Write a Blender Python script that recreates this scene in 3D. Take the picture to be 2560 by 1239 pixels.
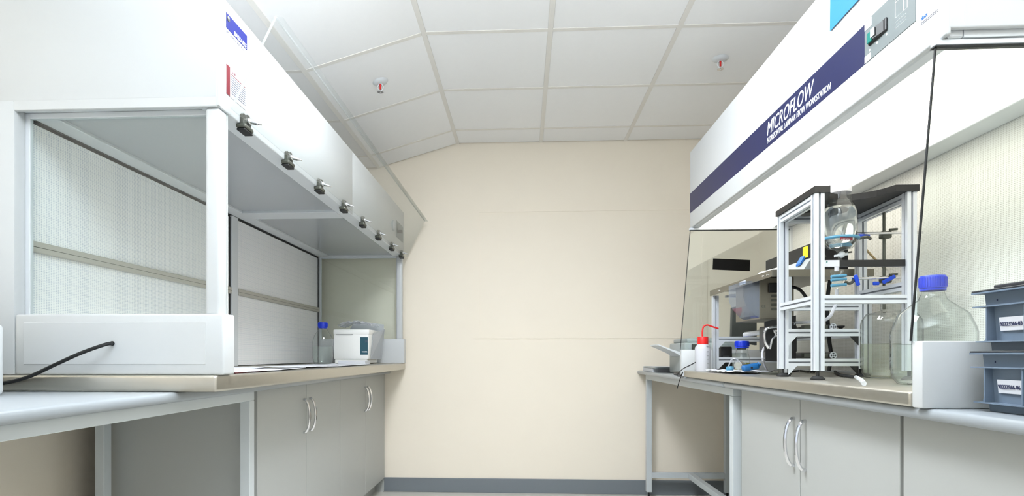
import bpy, bmesh, math, random
from mathutils import Vector, Matrix
random.seed(7)
for o in list(bpy.data.objects): bpy.data.objects.remove(o)
C = bpy.context.scene.collection
S = bpy.context.scene
PI = math.pi
# ---------------------------------------------------------------- camera
FPX, CX, HY, H = 1470.0, 1233.0, 888.0, 0.987
TH = math.atan(75/1470)
cam_d = bpy.data.cameras.new('camera'); cam = bpy.data.objects.new('camera', cam_d); C.objects.link(cam)
cam_d.sensor_width = 36; cam_d.lens = 36*FPX/2560
cam_d.shift_x = (1280-CX)/2560; cam_d.shift_y = (HY-619.5)/2560
cam_d.clip_start = 0.05
cam.location = (0, 0, H); cam.rotation_euler = (PI/2, 0, TH)
S.camera = cam
# ---------------------------------------------------------------- world, lights, exposure
w = bpy.data.worlds.new('world'); S.world = w; w.use_nodes = True
w.node_tree.nodes['Background'].inputs[0].default_value = (.75, .85, 1, 1)
w.node_tree.nodes['Background'].inputs[1].default_value = 1.0
S.view_settings.view_transform = 'Standard'; S.view_settings.look = 'None'
S.view_settings.exposure = 0.52; S.view_settings.gamma = 1; S.view_settings.use_curve_mapping = False
E_WIN, E_CEIL, E_HOOD, E_UP = 1, 35, 2.2, 63
def area(name, loc, rot, sx, sy, e, col):
    l = bpy.data.lights.new(name, 'AREA'); l.shape = 'RECTANGLE'; l.size = sx; l.size_y = sy; l.energy = e; l.color = col
    o = bpy.data.objects.new(name, l); C.objects.link(o); o.location = loc; o.rotation_euler = rot
    return o
area('window_daylight', (-.05, -3.96, 1.2), (PI/2, 0, 0), 3.1, 2.1, E_WIN, (.80, .90, 1))
LUM = [(-.172, 1.875, 1.0), (-.172, -2.325, .1)]  # first panel is added above the frame to light the aisle
for lx, ly, k_ in LUM:
    area('lamp_light', (lx, ly, 2.495), (0, 0, 0), .54, .54, E_CEIL*k_, (.88, .93, 1))
UPL = (.0, .3, 1.9)                                       # up-light added out of view above the camera to brighten the ceiling
area('uplight_light', (UPL[0], UPL[1], UPL[2]+.045), (PI, 0, 0), 1.3, .5, E_UP, (.84, .92, 1))
# ---------------------------------------------------------------- pixel helpers
cF = Vector((-math.sin(TH), math.cos(TH), 0)); cR = Vector((math.cos(TH), math.sin(TH), 0))
def ray(px, py): return cF + cR*((px-CX)/FPX) + Vector((0, 0, (HY-py)/FPX))
O = Vector((0, 0, H))
def atX(px, py, X): d = ray(px, py); return O + d*(X/d.x)
def atY(px, py, Y): d = ray(px, py); return O + d*(Y/d.y)
def atZ(px, py, Z): d = ray(px, py); return O + d*((Z-H)/d.z)
def Yp(px, X): return atX(px, 800, X).y
def Xp(px, Y): return atY(px, 800, Y).x
# ---------------------------------------------------------------- materials
def lin(c):
    r = []
    for v in c:
        v /= 255
        r.append(v/12.92 if v <= .04045 else ((v+.055)/1.055)**2.4)
    return (*r, 1)
def mat(name, col, rough=.5, metal=0, bump=0, bscale=200, var=0, vscale=4, spec=.5, coat=0, alpha=None, trans=0, aniso=None):
    m = bpy.data.materials.new(name); m.use_nodes = True; nt = m.node_tree; N = nt.nodes; L = nt.links
    b = N['Principled BSDF']
    col = lin(col)
    b.inputs['Base Color'].default_value = col; b.inputs['Roughness'].default_value = rough
    b.inputs['Metallic'].default_value = metal; b.inputs['Specular IOR Level'].default_value = spec
    b.inputs['Coat Weight'].default_value = coat
    tc = N.new('ShaderNodeTexCoord')
    vec = tc.outputs['Object']
    if aniso:
        mp = N.new('ShaderNodeMapping'); mp.inputs['Scale'].default_value = aniso; L.new(vec, mp.inputs[0]); vec = mp.outputs[0]
    if var or not bump:
        n = N.new('ShaderNodeTexNoise'); n.inputs['Scale'].default_value = vscale; n.inputs['Detail'].default_value = 4; L.new(vec, n.inputs['Vector'])
        mx = N.new('ShaderNodeMix'); mx.data_type = 'RGBA'
        v = var or .02
        mx.inputs[6].default_value = tuple(max(0, c*(1-v)) for c in col[:3])+(1,)
        mx.inputs[7].default_value = tuple(min(1, c*(1+v)) for c in col[:3])+(1,)
        L.new(n.outputs['Fac'], mx.inputs[0]); L.new(mx.outputs[2], b.inputs['Base Color'])
        if aniso:
            mr = N.new('ShaderNodeMapRange'); mr.inputs[3].default_value = max(0, rough-.1); mr.inputs[4].default_value = rough+.15
            L.new(n.outputs['Fac'], mr.inputs[0]); L.new(mr.outputs[0], b.inputs['Roughness'])
    if bump:
        n2 = N.new('ShaderNodeTexNoise'); n2.inputs['Scale'].default_value = bscale; n2.inputs['Detail'].default_value = 3; L.new(vec, n2.inputs['Vector'])
        bp = N.new('ShaderNodeBump'); bp.inputs['Strength'].default_value = bump; bp.inputs['Distance'].default_value = .001
        L.new(n2.outputs['Fac'], bp.inputs['Height']); L.new(bp.outputs[0], b.inputs['Normal'])
    if trans: b.inputs['Transmission Weight'].default_value = trans
    return m
def glass(name, tint, edge, ior=1.45, refl=1.0, rough=0.0, body=0.0, bodycol=(255, 255, 255)):
    """clear material: tinted see-through that deepens towards grazing view, plus fresnel gloss"""
    m = bpy.data.materials.new(name); m.use_nodes = True; nt = m.node_tree; N = nt.nodes; L = nt.links
    for n in list(N): N.remove(n)
    out = N.new('ShaderNodeOutputMaterial'); tr = N.new('ShaderNodeBsdfTransparent'); gl = N.new('ShaderNodeBsdfGlossy')
    gl.inputs['Roughness'].default_value = rough
    lw = N.new('ShaderNodeLayerWeight'); lw.inputs['Blend'].default_value = .35
    cr = N.new('ShaderNodeValToRGB'); cr.color_ramp.elements[0].position = .5; cr.color_ramp.elements[0].color = lin(tint)
    cr.color_ramp.elements[1].position = 1; cr.color_ramp.elements[1].color = lin(edge)
    L.new(lw.outputs['Facing'], cr.inputs[0]); L.new(cr.outputs[0], tr.inputs[0])
    last = tr.outputs[0]
    if body:
        df = N.new('ShaderNodeBsdfDiffuse'); df.inputs[0].default_value = lin(bodycol)
        mb_ = N.new('ShaderNodeMixShader'); mb_.inputs[0].default_value = body; L.new(last, mb_.inputs[1]); L.new(df.outputs[0], mb_.inputs[2]); last = mb_.outputs[0]
    lf = N.new('ShaderNodeLayerWeight'); lf.inputs['Blend'].default_value = .5      # Schlick reflectance, the same from both sides
    pw = N.new('ShaderNodeMath'); pw.operation = 'POWER'; pw.inputs[1].default_value = 5; L.new(lf.outputs['Facing'], pw.inputs[0])
    f0 = ((ior-1)/(ior+1))**2
    ml = N.new('ShaderNodeMath'); ml.operation = 'MULTIPLY_ADD'; ml.inputs[1].default_value = refl*(1-f0); ml.inputs[2].default_value = refl*f0; L.new(pw.outputs[0], ml.inputs[0])
    mx = N.new('ShaderNodeMixShader'); L.new(ml.outputs[0], mx.inputs[0]); L.new(last, mx.inputs[1]); L.new(gl.outputs[0], mx.inputs[2])
    L.new(mx.outputs[0], out.inputs[0])
    return m
def emit(name, col, s):
    m = bpy.data.materials.new(name); m.use_nodes = True; N = m.node_tree.nodes; b = N['Principled BSDF']
    b.inputs['Base Color'].default_value = lin(col); b.inputs['Emission Color'].default_value = lin(col); b.inputs['Emission Strength'].default_value = s
    return m
def mesh_mat(name, light, dark, k, rough=.4):
    """expanded metal mesh facing X: diamond openings"""
    m = bpy.data.materials.new(name); m.use_nodes = True; nt = m.node_tree; N = nt.nodes; L = nt.links; b = N['Principled BSDF']
    b.inputs['Roughness'].default_value = rough
    tc = N.new('ShaderNodeTexCoord'); sp = N.new('ShaderNodeSeparateXYZ'); L.new(tc.outputs['Object'], sp.inputs[0])
    def M(op, a, bb=None):
        n = N.new('ShaderNodeMath'); n.operation = op
        for i, v in enumerate((a, bb)):
            if v is None: continue
            if isinstance(v, (int, float)): n.inputs[i].default_value = v
            else: L.new(v, n.inputs[i])
        return n.outputs[0]
    y = M('MULTIPLY', sp.outputs['Y'], k*.55); z = M('MULTIPLY', sp.outputs['Z'], k)
    s1 = M('SINE', M('ADD', y, z)); s2 = M('SINE', M('SUBTRACT', y, z))
    p = M('MULTIPLY', s1, s2)
    mr = N.new('ShaderNodeMapRange'); mr.inputs[1].default_value = .1; mr.inputs[2].default_value = .6; L.new(p, mr.inputs[0])
    mr.inputs[3].default_value = 0; mr.inputs[4].default_value = 1
    pl = M('LESS_THAN', M('FRACT', M('MULTIPLY', sp.outputs['Z'], 1/.028)), .07)   # pleats of the filter behind the mesh
    f = M('ADD', M('MULTIPLY', mr.outputs[0], .75), M('MULTIPLY', pl, .25))
    mx = N.new('ShaderNodeMix'); mx.data_type = 'RGBA'; mx.inputs[6].default_value = lin(light); mx.inputs[7].default_value = lin(dark)
    L.new(f, mx.inputs[0]); L.new(mx.outputs[2], b.inputs['Base Color'])
    bp = N.new('ShaderNodeBump'); bp.inputs['Strength'].default_value = .5; bp.inputs['Distance'].default_value = .002; bp.invert = True
    L.new(mr.outputs[0], bp.inputs['Height']); L.new(bp.outputs[0], b.inputs['Normal'])
    return m
M_wall = mat('wall_paint', (246, 236, 219), .7, bump=.15, bscale=300, var=.015)
M_ceil = mat('ceiling_tile', (247, 247, 247), .9, bump=.3, bscale=500, var=.01, vscale=30)
M_grid = mat('grid_bar', (232, 229, 223), .6)
M_floor = mat('floor_vinyl', (208, 206, 198), .4, bump=.1, bscale=60, var=.05, vscale=40)
M_base = mat('baseboard_grey', (120, 126, 132), .5)
M_white = mat('white_enamel', (199, 202, 203), .35, bump=.05, bscale=700)
M_white2 = mat('white_enamel_frame', (214, 218, 221), .4)
M_wt = mat('white_laminate', (152, 158, 162), .3)
M_door = mat('grey_laminate', (174, 176, 173), .45, bump=.05, bscale=900)
M_frame = mat('grey_frame_paint', (200, 206, 208), .4)
M_steel = mat('brushed_steel', (198, 194, 184), .36, 1, var=.08, vscale=6, aniso=(1, 6, 25))
M_alum = mat('aluminium', (214, 219, 225), .35, .35)
M_slot_shade = mat('aluminium_slot', (132, 136, 143), .5, .3)
M_steel2 = mat('shelf_steel', (138, 133, 121), .38, .9, var=.1, vscale=9)
M_strip = mat('aluminium_strip', (190, 188, 180), .5, .3)
M_chrome = mat('chrome', (225, 225, 228), .12, 1)
M_black = mat('black_plastic', (24, 24, 25), .45)
M_matt = mat('matt_black', (12, 12, 12), .9, spec=.1)
M_rub = mat('black_rubber', (18, 20, 22), .6)
M_dkgrey = mat('dark_grey', (62, 64, 64), .5)
M_gun = mat('gunmetal', (88, 90, 82), .4, .5)
M_blue = mat('blue_print', (4, 22, 112), .4)
M_navy = mat('navy_band', (16, 24, 72), .4)
M_cap = mat('blue_cap', (10, 50, 190), .4)
M_red = mat('red_plastic', (220, 30, 28), .4)
M_redp = mat('red_print', (118, 28, 40), .5)
M_paper = mat('paper', (205, 207, 212), .7)
M_txt = mat('white_lettering', (245, 246, 248), .5)
M_txtd = mat('dark_lettering', (50, 56, 90), .6)
M_txtg = mat('grey_lettering', (95, 98, 115), .6)
M_grey = mat('grey_panel', (165, 172, 172), .45)
M_diffg = mat('grey_diffuser', (172, 176, 180), .22, coat=.2)
M_mesh = mesh_mat('filter_mesh_left', (255, 255, 255), (206, 213, 225), 620)
M_meshr = mesh_mat('filter_mesh_right', (228, 228, 224), (196, 195, 188), 620)
M_hood = emit('hood_diffuser', (255, 251, 238), E_HOOD)
M_lum = emit('lamp_diffuser', (255, 247, 232), 3)
M_pane = glass('clear_pane', (250, 253, 252), (205, 225, 218), 1.45)
M_acr = glass('clear_acrylic', (250, 251, 251), (215, 222, 220), 1.49, .7, body=.012)
M_acre = mat('acrylic_edge', (196, 206, 204), .25)
M_glass = glass('bottle_glass', (250, 252, 251), (95, 106, 102), 1.5, 1, body=.015)
M_liq = glass('clear_liquid', (244, 248, 245), (190, 200, 194), 1.33, .4, body=.05)
M_liqg = glass('tinted_liquid', (242, 244, 232), (195, 198, 175), 1.33, .4, body=.05)
M_liqy = glass('yellow_liquid', (235, 230, 150), (170, 165, 70), 1.33, .4, body=.05)
M_refr = mat('refracting_liquid', (250, 252, 252), 0, trans=1)
M_refr.node_tree.nodes['Principled BSDF'].inputs['IOR'].default_value = 1.36
M_film = glass('plastic_film', (222, 226, 230), (150, 158, 164), 1.5, 1, rough=.15, body=.34, bodycol=(240, 242, 246))
M_pe = glass('milky_plastic', (205, 206, 212), (170, 172, 180), 1.4, .5, rough=.3, body=.6, bodycol=(240, 240, 245))
M_tote = mat('tote_blue_grey', (106, 121, 138), .45, bump=.1, bscale=400)
M_toted = mat('tote_lid_dark', (48, 50, 54), .45)
M_sky = mat('blue_paper', (40, 130, 190), .6)
M_bobj = mat('blue_rubber', (20, 92, 150), .45)
M_bclamp = mat('blue_clamp', (20, 70, 200), .4)
M_lblue = mat('light_blue_clip', (84, 145, 175), .35)
M_yel = mat('yellow_sticker', (235, 225, 40), .5)
M_teal = mat('teal_panel', (38, 82, 96), .4)
M_tape = mat('blue_tape', (40, 110, 190), .5)
M_dev = mat('white_device', (236, 236, 232), .4)
M_cpan = mat('control_panel_grey', (112, 120, 120), .5)
M_dial = mat('gauge_dial', (150, 150, 140), .4)
M_green = mat('green_lens', (20, 120, 110), .3)
M_wood = mat('cardboard_tan', (190, 170, 130), .6)
# ---------------------------------------------------------------- mesh building
class MB:
    def __init__(s): s.bm = bmesh.new()
    def _merge(s, t):
        me = bpy.data.meshes.new('t'); t.to_mesh(me); t.free(); s.bm.from_mesh(me); bpy.data.meshes.remove(me); return s
    def box(s, x0, x1, y0, y1, z0, z1, bev=0, seg=2, M=None):
        x0, x1 = sorted((x0, x1)); y0, y1 = sorted((y0, y1)); z0, z1 = sorted((z0, z1))
        t = bmesh.new(); bmesh.ops.create_cube(t, size=1)
        for v in t.verts: v.co = Vector(((x0+x1)/2+v.co.x*(x1-x0), (y0+y1)/2+v.co.y*(y1-y0), (z0+z1)/2+v.co.z*(z1-z0)))
        if bev: bmesh.ops.bevel(t, geom=t.edges[:], offset=bev, segments=seg, affect='EDGES', profile=.5)
        if M: bmesh.ops.transform(t, matrix=M, verts=t.verts)
        return s._merge(t)
    def cyl(s, p0, p1, r, r2=None, seg=16, caps=True):
        p0 = Vector(p0); p1 = Vector(p1); d = p1-p0
        t = bmesh.new(); bmesh.ops.create_cone(t, cap_ends=caps, segments=seg, radius1=r, radius2=r if r2 is None else r2, depth=d.length)
        q = d.to_track_quat('Z', 'Y').to_matrix().to_4x4()
        bmesh.ops.transform(t, matrix=Matrix.Translation((p0+p1)/2) @ q, verts=t.verts)
        return s._merge(t)
    def lathe(s, prof, c, seg=28):
        """prof: list of (r, z); revolve about the vertical axis at c"""
        t = bmesh.new(); rings = []
        for r, z in prof:
            if r < 1e-5: rings.append([t.verts.new((c[0], c[1], c[2]+z))])
            else: rings.append([t.verts.new((c[0]+r*math.cos(2*PI*i/seg), c[1]+r*math.sin(2*PI*i/seg), c[2]+z)) for i in range(seg)])
        for a, b in zip(rings, rings[1:]):
            for i in range(seg):
                j = (i+1) % seg
                if len(a) == 1 and len(b) == 1: continue
                if len(a) == 1: t.faces.new((a[0], b[i], b[j]))
                elif len(b) == 1: t.faces.new((a[i], a[j], b[0]))
                else: t.faces.new((a[i], a[j], b[j], b[i]))
        bmesh.ops.recalc_face_normals(t, faces=t.faces)
        return s._merge(t)
    def tube(s, pts, r, seg=8, smooth=6):
        pts = [Vector(p) for p in pts]
        if smooth and len(pts) > 2:
            q = []
            P = [pts[0]]+pts+[pts[-1]]
            for i in range(1, len(P)-2):
                for k in range(smooth):
                    t_ = k/smooth; a, b, c_, d = P[i-1], P[i], P[i+1], P[i+2]
                    q.append(.5*((2*b)+(-a+c_)*t_+(2*a-5*b+4*c_-d)*t_*t_+(-a+3*b-3*c_+d)*t_**3))
            q.append(pts[-1]); pts = q
        t = bmesh.new(); rings = []
        up = Vector((0, 0, 1)); prev = None
        for i, p in enumerate(pts):
            d = (pts[min(i+1, len(pts)-1)]-pts[max(i-1, 0)]).normalized()
            n = d.cross(up) if prev is None else prev-d*prev.dot(d)
            if n.length < 1e-4: n = d.cross(Vector((1, 0, 0)))
            n.normalize(); b = d.cross(n); prev = n
            rings.append([t.verts.new(p+n*r*math.cos(2*PI*k/seg)+b*r*math.sin(2*PI*k/seg)) for k in range(seg)])
        for a, b in zip(rings, rings[1:]):
            for i in range(seg): t.faces.new((a[i], a[(i+1) % seg], b[(i+1) % seg], b[i]))
        t.faces.new(rings[0]); t.faces.new(rings[-1][::-1]); bmesh.ops.recalc_face_normals(t, faces=t.faces)
        return s._merge(t)
    def prism(s, pts, vec):
        """pts: 3-D polygon, extruded by vec"""
        t = bmesh.new(); vec = Vector(vec)
        a = [t.verts.new(p) for p in pts]; b = [t.verts.new(Vector(p)+vec) for p in pts]
        t.faces.new(a); t.faces.new(b[::-1]); n = len(a)
        for i in range(n): t.faces.new((a[i], b[i], b[(i+1) % n], a[(i+1) % n]))
        bmesh.ops.recalc_face_normals(t, faces=t.faces)
        return s._merge(t)
    def ball(s, c, r, sz=1):
        t = bmesh.new(); bmesh.ops.create_uvsphere(t, u_segments=14, v_segments=10, radius=r)
        bmesh.ops.transform(t, matrix=Matrix.Translation(c) @ Matrix.Diagonal((1, 1, sz, 1)), verts=t.verts)
        return s._merge(t)
    def xf(s, M): bmesh.ops.transform(s.bm, matrix=M, verts=s.bm.verts); return s
def B(*a, **k): return MB().box(*a, **k)
def root_of(p):
    while p.parent: p = p.parent
    return p
def wm(o): return Matrix.LocRotScale(o.location, o.rotation_euler, None)
def obj(name, mb, m, parent=None, label=None, smooth=False, kind=None, loc=None):
    me = bpy.data.meshes.new(name)
    if parent is not None: mb.xf(wm(root_of(parent)).inverted())
    elif loc is not None: mb.xf(Matrix.Translation(-Vector(loc)))
    mb.bm.to_mesh(me); mb.bm.free(); me.materials.append(m)
    if smooth:
        for p in me.polygons: p.use_smooth = True
        me.set_sharp_from_angle(angle=math.radians(38))
    o = bpy.data.objects.new(name, me); C.objects.link(o)
    if parent is not None: o.parent = parent
    elif loc is not None: o.location = loc
    if label: o['label'] = label
    if kind: o['kind'] = kind
    return o
def thing(name, label, cat, loc=(0, 0, 0), rz=0, group=None):
    o = bpy.data.objects.new(name, None); C.objects.link(o); o.location = loc; o.rotation_euler = (0, 0, rz); o.empty_display_size = .05
    o['label'] = label; o['category'] = cat
    if group: o['group'] = group
    return o
def tag(o, label, cat, group=None):
    o['label'] = label; o['category'] = cat
    if group: o['group'] = group
    return o
def struct(name, mb, m, parent=None): return obj(name, mb, m, parent, kind=None if parent else 'structure')
def text(name, s, size, origin, xd, up, m, parent, align='LEFT', shear=0, spx=1.0, sx=1.0, bold=0, label=None):
    cu = bpy.data.curves.new(name, 'FONT'); cu.body = s; cu.size = size; cu.align_x = align; cu.shear = shear; cu.extrude = .0004; cu.space_character = spx
    cu.offset = bold; cu.resolution_u = 3
    to = bpy.data.objects.new(name, cu); C.objects.link(to)
    dg = bpy.context.evaluated_depsgraph_get(); me = bpy.data.meshes.new_from_object(to.evaluated_get(dg))
    bpy.data.objects.remove(to); bpy.data.curves.remove(cu)
    xd = Vector(xd).normalized(); up = Vector(up); up = (up-xd*up.dot(xd)).normalized(); n = xd.cross(up)
    M = Matrix.Translation(origin) @ Matrix(((xd.x*sx, up.x, n.x, 0), (xd.y*sx, up.y, n.y, 0), (xd.z*sx, up.z, n.z, 0), (0, 0, 0, 1)))
    mb = MB(); mb.bm.from_mesh(me); bpy.data.meshes.remove(me); mb.xf(M)
    return obj(name, mb, m, parent, label)
# ================================================================= ROOM
YW = 4.235; XL, XR, YN = -1.74, 1.66, -4.0
ZC = 2.517; XK = -.472; SL = .289
XK2 = XK-.6*math.cos(math.atan(SL)); ZC2 = ZC-(XK-XK2)*SL          # sloping bay, then a lower flat strip by the left wall
def zc(X): return ZC if X > XK else (ZC-(XK-X)*SL if X > XK2 else ZC2)
struct('floor', B(XL-.1, XR+.1, YN-.1, YW+.1, -.1, 0), M_floor)
struct('wall_far', B(XL-.1, XR+.1, YW, YW+.1, 0, 2.7), M_wall)
struct('wall_left', B(XL-.1, XL, YN, YW, 0, 2.7), M_wall)
struct('wall_right', B(XR, XR+.1, YN, YW, 0, 2.7), M_wall)
wn = MB(); wn.box(XL, XR, YN-.1, YN, 0, .12).box(XL, XR, YN-.1, YN, 2.28, 2.7).box(XL, -1.62, YN-.1, YN, .12, 2.28).box(1.52, XR, YN-.1, YN, .12, 2.28)
struct('wall_near', wn, M_wall)
wf = MB()
for x in (-1.62, -.58, .46, 1.48): wf.box(x, x+.04, YN-.08, YN-.03, .16, 2.24)
wf.box(-1.62, 1.52, YN-.08, YN-.03, .12, .16).box(-1.62, 1.52, YN-.08, YN-.03, 2.24, 2.28)
struct('window_1', wf, M_white2)
def bb(n, *a): struct(n, B(*a, bev=.003), M_base)
bb('baseboard_far', XL, XR, YW-.012, YW, 0, .102)
bb('baseboard_left', XL, XL+.012, YN, YW-.013, 0, .102)
bb('baseboard_right', XR-.012, XR, YN, YW-.013, 0, .102)
# faint flush panel surround on the far wall
pl, pr, pb, pt_ = Xp(1185, YW), 1.3, 1.108, 2.055
tr = MB()
for a in ((pl, pr, pt_-.036, pt_), (pl, pr, pb, pb+.036), (pl, pl+.036, pb+.036, pt_-.036), (pr-.036, pr, pb+.036, pt_-.036)):
    tr.box(a[0], a[1], YW-.0045, YW+.01, a[2], a[3])
struct('trim_1', tr, M_wall)
# ceiling: slab above, tiles and grid bars below
cp = MB()
cp.prism([(XK, YN, ZC+.03), (XR+.1, YN, ZC+.03), (XR+.1, YN, ZC+.2), (XL-.1, YN, ZC+.2), (XL-.1, YN, ZC2+.03), (XK2, YN, ZC2+.03)], (0, YW-YN, 0))
ceil = struct('ceiling', cp, M_ceil)
tile_w = .6
tm = MB().box(-.289, .289, -.289, .289, 0, .015, bev=.002, seg=1)
me_t = bpy.data.meshes.new('ceiling_tile'); tm.bm.to_mesh(me_t); tm.bm.free(); me_t.materials.append(M_ceil)
ylines = [3.975-.6*i for i in range(-1, 15)]
ANG = math.atan(SL)
lum_cells = []
for i in range(-3, 4):
    if i >= 0: xa, xb = XK+.6*i, min(XK+.6*(i+1), XR)
    for j, y1 in enumerate(ylines):
        y0 = y1-.6
        ya, yb = max(y0, YN), min(y1, YW)
        if yb-ya < .05: continue
        if i >= 0:
            cx = (xa+xb)/2; cy = (ya+yb)/2
            if xb-xa < .05: continue
            if any(abs(cx-lx) < .31 and abs(cy-ly) < .31 for lx, ly, k_ in LUM): continue
            o = bpy.data.objects.new('ceiling_tile', me_t); C.objects.link(o); o.parent = ceil
            o.location = (cx, cy, ZC+.001); o.scale = ((xb-xa-.022)/.578, (yb-ya-.022)/.578, 1)
        else:
            cl = math.cos(ANG) if i == -1 else 1
            xr_, xl_ = (XK, XK2) if i == -1 else (XK2+.6*(i+2), max(XK2+.6*(i+1), XL))
            if xr_-xl_ < .05: continue
            cx = (xl_+xr_)/2; cy = (ya+yb)/2
            o = bpy.data.objects.new('ceiling_tile', me_t); C.objects.link(o); o.parent = ceil
            o.location = (cx, cy, zc(cx)+.001); o.rotation_euler = (0, -ANG if i == -1 else 0, 0)
            o.scale = (((xr_-xl_)/cl-.022)/.578, (yb-ya-.022)/.578, 1)
def gbar(mb): return obj('grid_bar', mb, M_grid, ceil)
for i in range(0, 4):
    x = XK+.6*i; gbar(B(x-.012, x+.012, YN, YW, ZC-.002, ZC+.02))
cl = math.cos(ANG)
gbar(B(XK2-.612, XK2-.588, YN, YW, ZC2-.002, ZC2+.02))
for t0 in (.6,):
    x = XK-t0*cl; m_ = MB().box(-.012, .012, YN, YW, -.002, .02); m_.xf(Matrix.Translation((x, 0, zc(x))) @ Matrix.Rotation(-ANG, 4, 'Y')); gbar(m_)
for y1 in ylines:
    if not YN < y1 < YW: continue
    gbar(B(XK+.012, XR, y1-.012, y1+.012, ZC-.0015, ZC+.015))
    Ls = .588; gbar(B(XL, XK2-.012, y1-.012, y1+.012, ZC2-.0015, ZC2+.015))
    m_ = MB().box(-Ls, 0, y1-.012, y1+.012, -.0015, .015); m_.xf(Matrix.Translation((XK-.012, 0, zc(XK-.012))) @ Matrix.Rotation(-ANG, 4, 'Y')); gbar(m_)
for k, (lx, ly, k_) in enumerate(LUM):
    t = thing('ceiling_light', ['recessed ceiling light panel over the aisle between the two hoods', 'recessed ceiling light panel nearest the window behind the camera'][k], 'ceiling light', (lx, ly, 2.5))
    f_ = MB().box(lx-.3, lx+.3, ly-.3, ly+.3, ZC-.004, ZC+.02)
    obj('frame', f_, M_white2, t)
    obj('diffuser', B(lx-.27, lx+.27, ly-.27, ly+.27, ZC-.012, ZC-.004), M_lum, t)
t = thing('pendant_light', 'long suspended up-light bar hanging behind the camera', 'ceiling light', (UPL[0], UPL[1], UPL[2]))
obj('trough', B(UPL[0]-.7, UPL[0]+.7, UPL[1]-.3, UPL[1]+.3, UPL[2], UPL[2]+.04, bev=.006), M_white2, t)
for x in (-.6, .6): obj('wire', MB().cyl((UPL[0]+x, UPL[1], UPL[2]+.04), (UPL[0]+x, UPL[1], ZC+.001 if UPL[0]+x > XK else zc(UPL[0]+x)), .0015, seg=6), M_chrome, t)
# sprinklers
def sprinkler(c, ang, label):
    t = thing('sprinkler', label, 'sprinkler', c, group='ceiling sprinklers')
    def T(mb): return mb.xf(Matrix.Translation(c) @ Matrix.Rotation(ang, 4, 'Y') @ Matrix.Scale(1, 4))
    obj('escutcheon', T(MB().lathe([(0, -.012), (.02, -.012), (.034, -.008), (.042, 0), (0, 0)], (0, 0, 0))), M_white2, t, smooth=True)
    f = MB().tube([(-.006, 0, -.012), (-.016, 0, -.03), (-.004, 0, -.052)], .0028).tube([(.006, 0, -.012), (.016, 0, -.03), (.004, 0, -.052)], .0028)
    obj('frame_arm', f.xf(Matrix.Translation(c)), M_white2, t, smooth=True)
    obj('heat_bulb', MB().cyl((0, 0, -.014), (0, 0, -.04), .0045).xf(Matrix.Translation(c)), M_red, t, 'red glass bulb', smooth=True)
    obj('deflector', MB().lathe([(0, -.052), (.016, -.054), (.016, -.056), (.003, -.056), (0, -.064)], (0, 0, 0)).xf(Matrix.Translation(c)), M_chrome, t, smooth=True)
# sloped ceiling hit for first one
d = ray(951, 204)
tt = (ZC-XK*SL-H)/(d.z-SL*d.x)  # H + t*dz = ZC-(XK-X)*SL, X = t*dx
c1 = O+d*tt
sprinkler(c1, -ANG, 'white ceiling sprinkler on the sloped ceiling above the left hood')
sprinkler(atZ(1801, 146, ZC), 0, 'white ceiling sprinkler on the flat ceiling near the right hood')

# ================================================================= LEFT BENCH
LX = -.962; LT = .885
lw_ = MB().box(-1.72, LX, .25, YW-.002, .8562, LT, bev=.011, seg=3)
tag(obj('worktop', lw_, M_wt, smooth=True, loc=(-1.3, 2.2, .8562)), 'long pale grey laminate worktop with rounded edge along the left wall', 'worktop')
SX0, SX1, SY0, SY1, SZ = -1.70, -.848, 1.585, 4.20, .932
sw = MB().box(SX0, SX1, SY0, SY1, LT+.0005, SZ, bev=.008, seg=3)
tag(obj('steel_worktop', sw, M_steel, smooth=True, loc=(-1.3, 2.9, LT)), 'thick brushed steel worktop slab under the left clean air hood', 'worktop')
# bench frame
def foot(x, y, par):
    obj('foot', MB().cyl((x, y, 0), (x, y, .012), .022, .016).cyl((x, y, .012), (x, y, .045), .006), M_rub, par, 'black levelling foot', smooth=True)
RAILT = .855
def bench_frame(t, xf_, xb, y0, y1, sgn, midx=None):
    def post(x, y):
        obj('leg', B(x-.018, x+.018, y-.02, y+.02, .045, .822, bev=.002, seg=1), M_frame, t); foot(x, y, t)
    for x in (xf_, xb):
        for y in (y0+.02, y1-.02): post(x, y)
    for x in (xf_, xb): obj('rail', B(x-.018, x+.018, y0, y1, .822, RAILT, bev=.002, seg=1), M_frame, t)
    for y in (y0+.02, y1-.02):
        obj('rail', B(min(xf_, xb)+.018, max(xf_, xb)-.018, y-.018, y+.018, .822, RAILT, bev=.002, seg=1), M_frame, t)
        obj('stretcher', B(min(xf_, xb)+.018, max(xf_, xb)-.018, y-.018, y+.018, .142, .18, bev=.002, seg=1), M_frame, t)
    mx_ = midx if midx else (xf_+xb)/2
    obj('stretcher', B(mx_-.02, mx_+.02, y0+.038, y1-.038, .143, .179, bev=.002, seg=1), M_frame, t)
fx = Xp(594, 2.10)
t = thing('bench_frame', 'grey painted steel bench frame under the left worktop, nearest the camera', 'bench frame', (-1.3, 1.2, 0))
bench_frame(t, -1.012, -1.56, .35, 2.13, 1)
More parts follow.
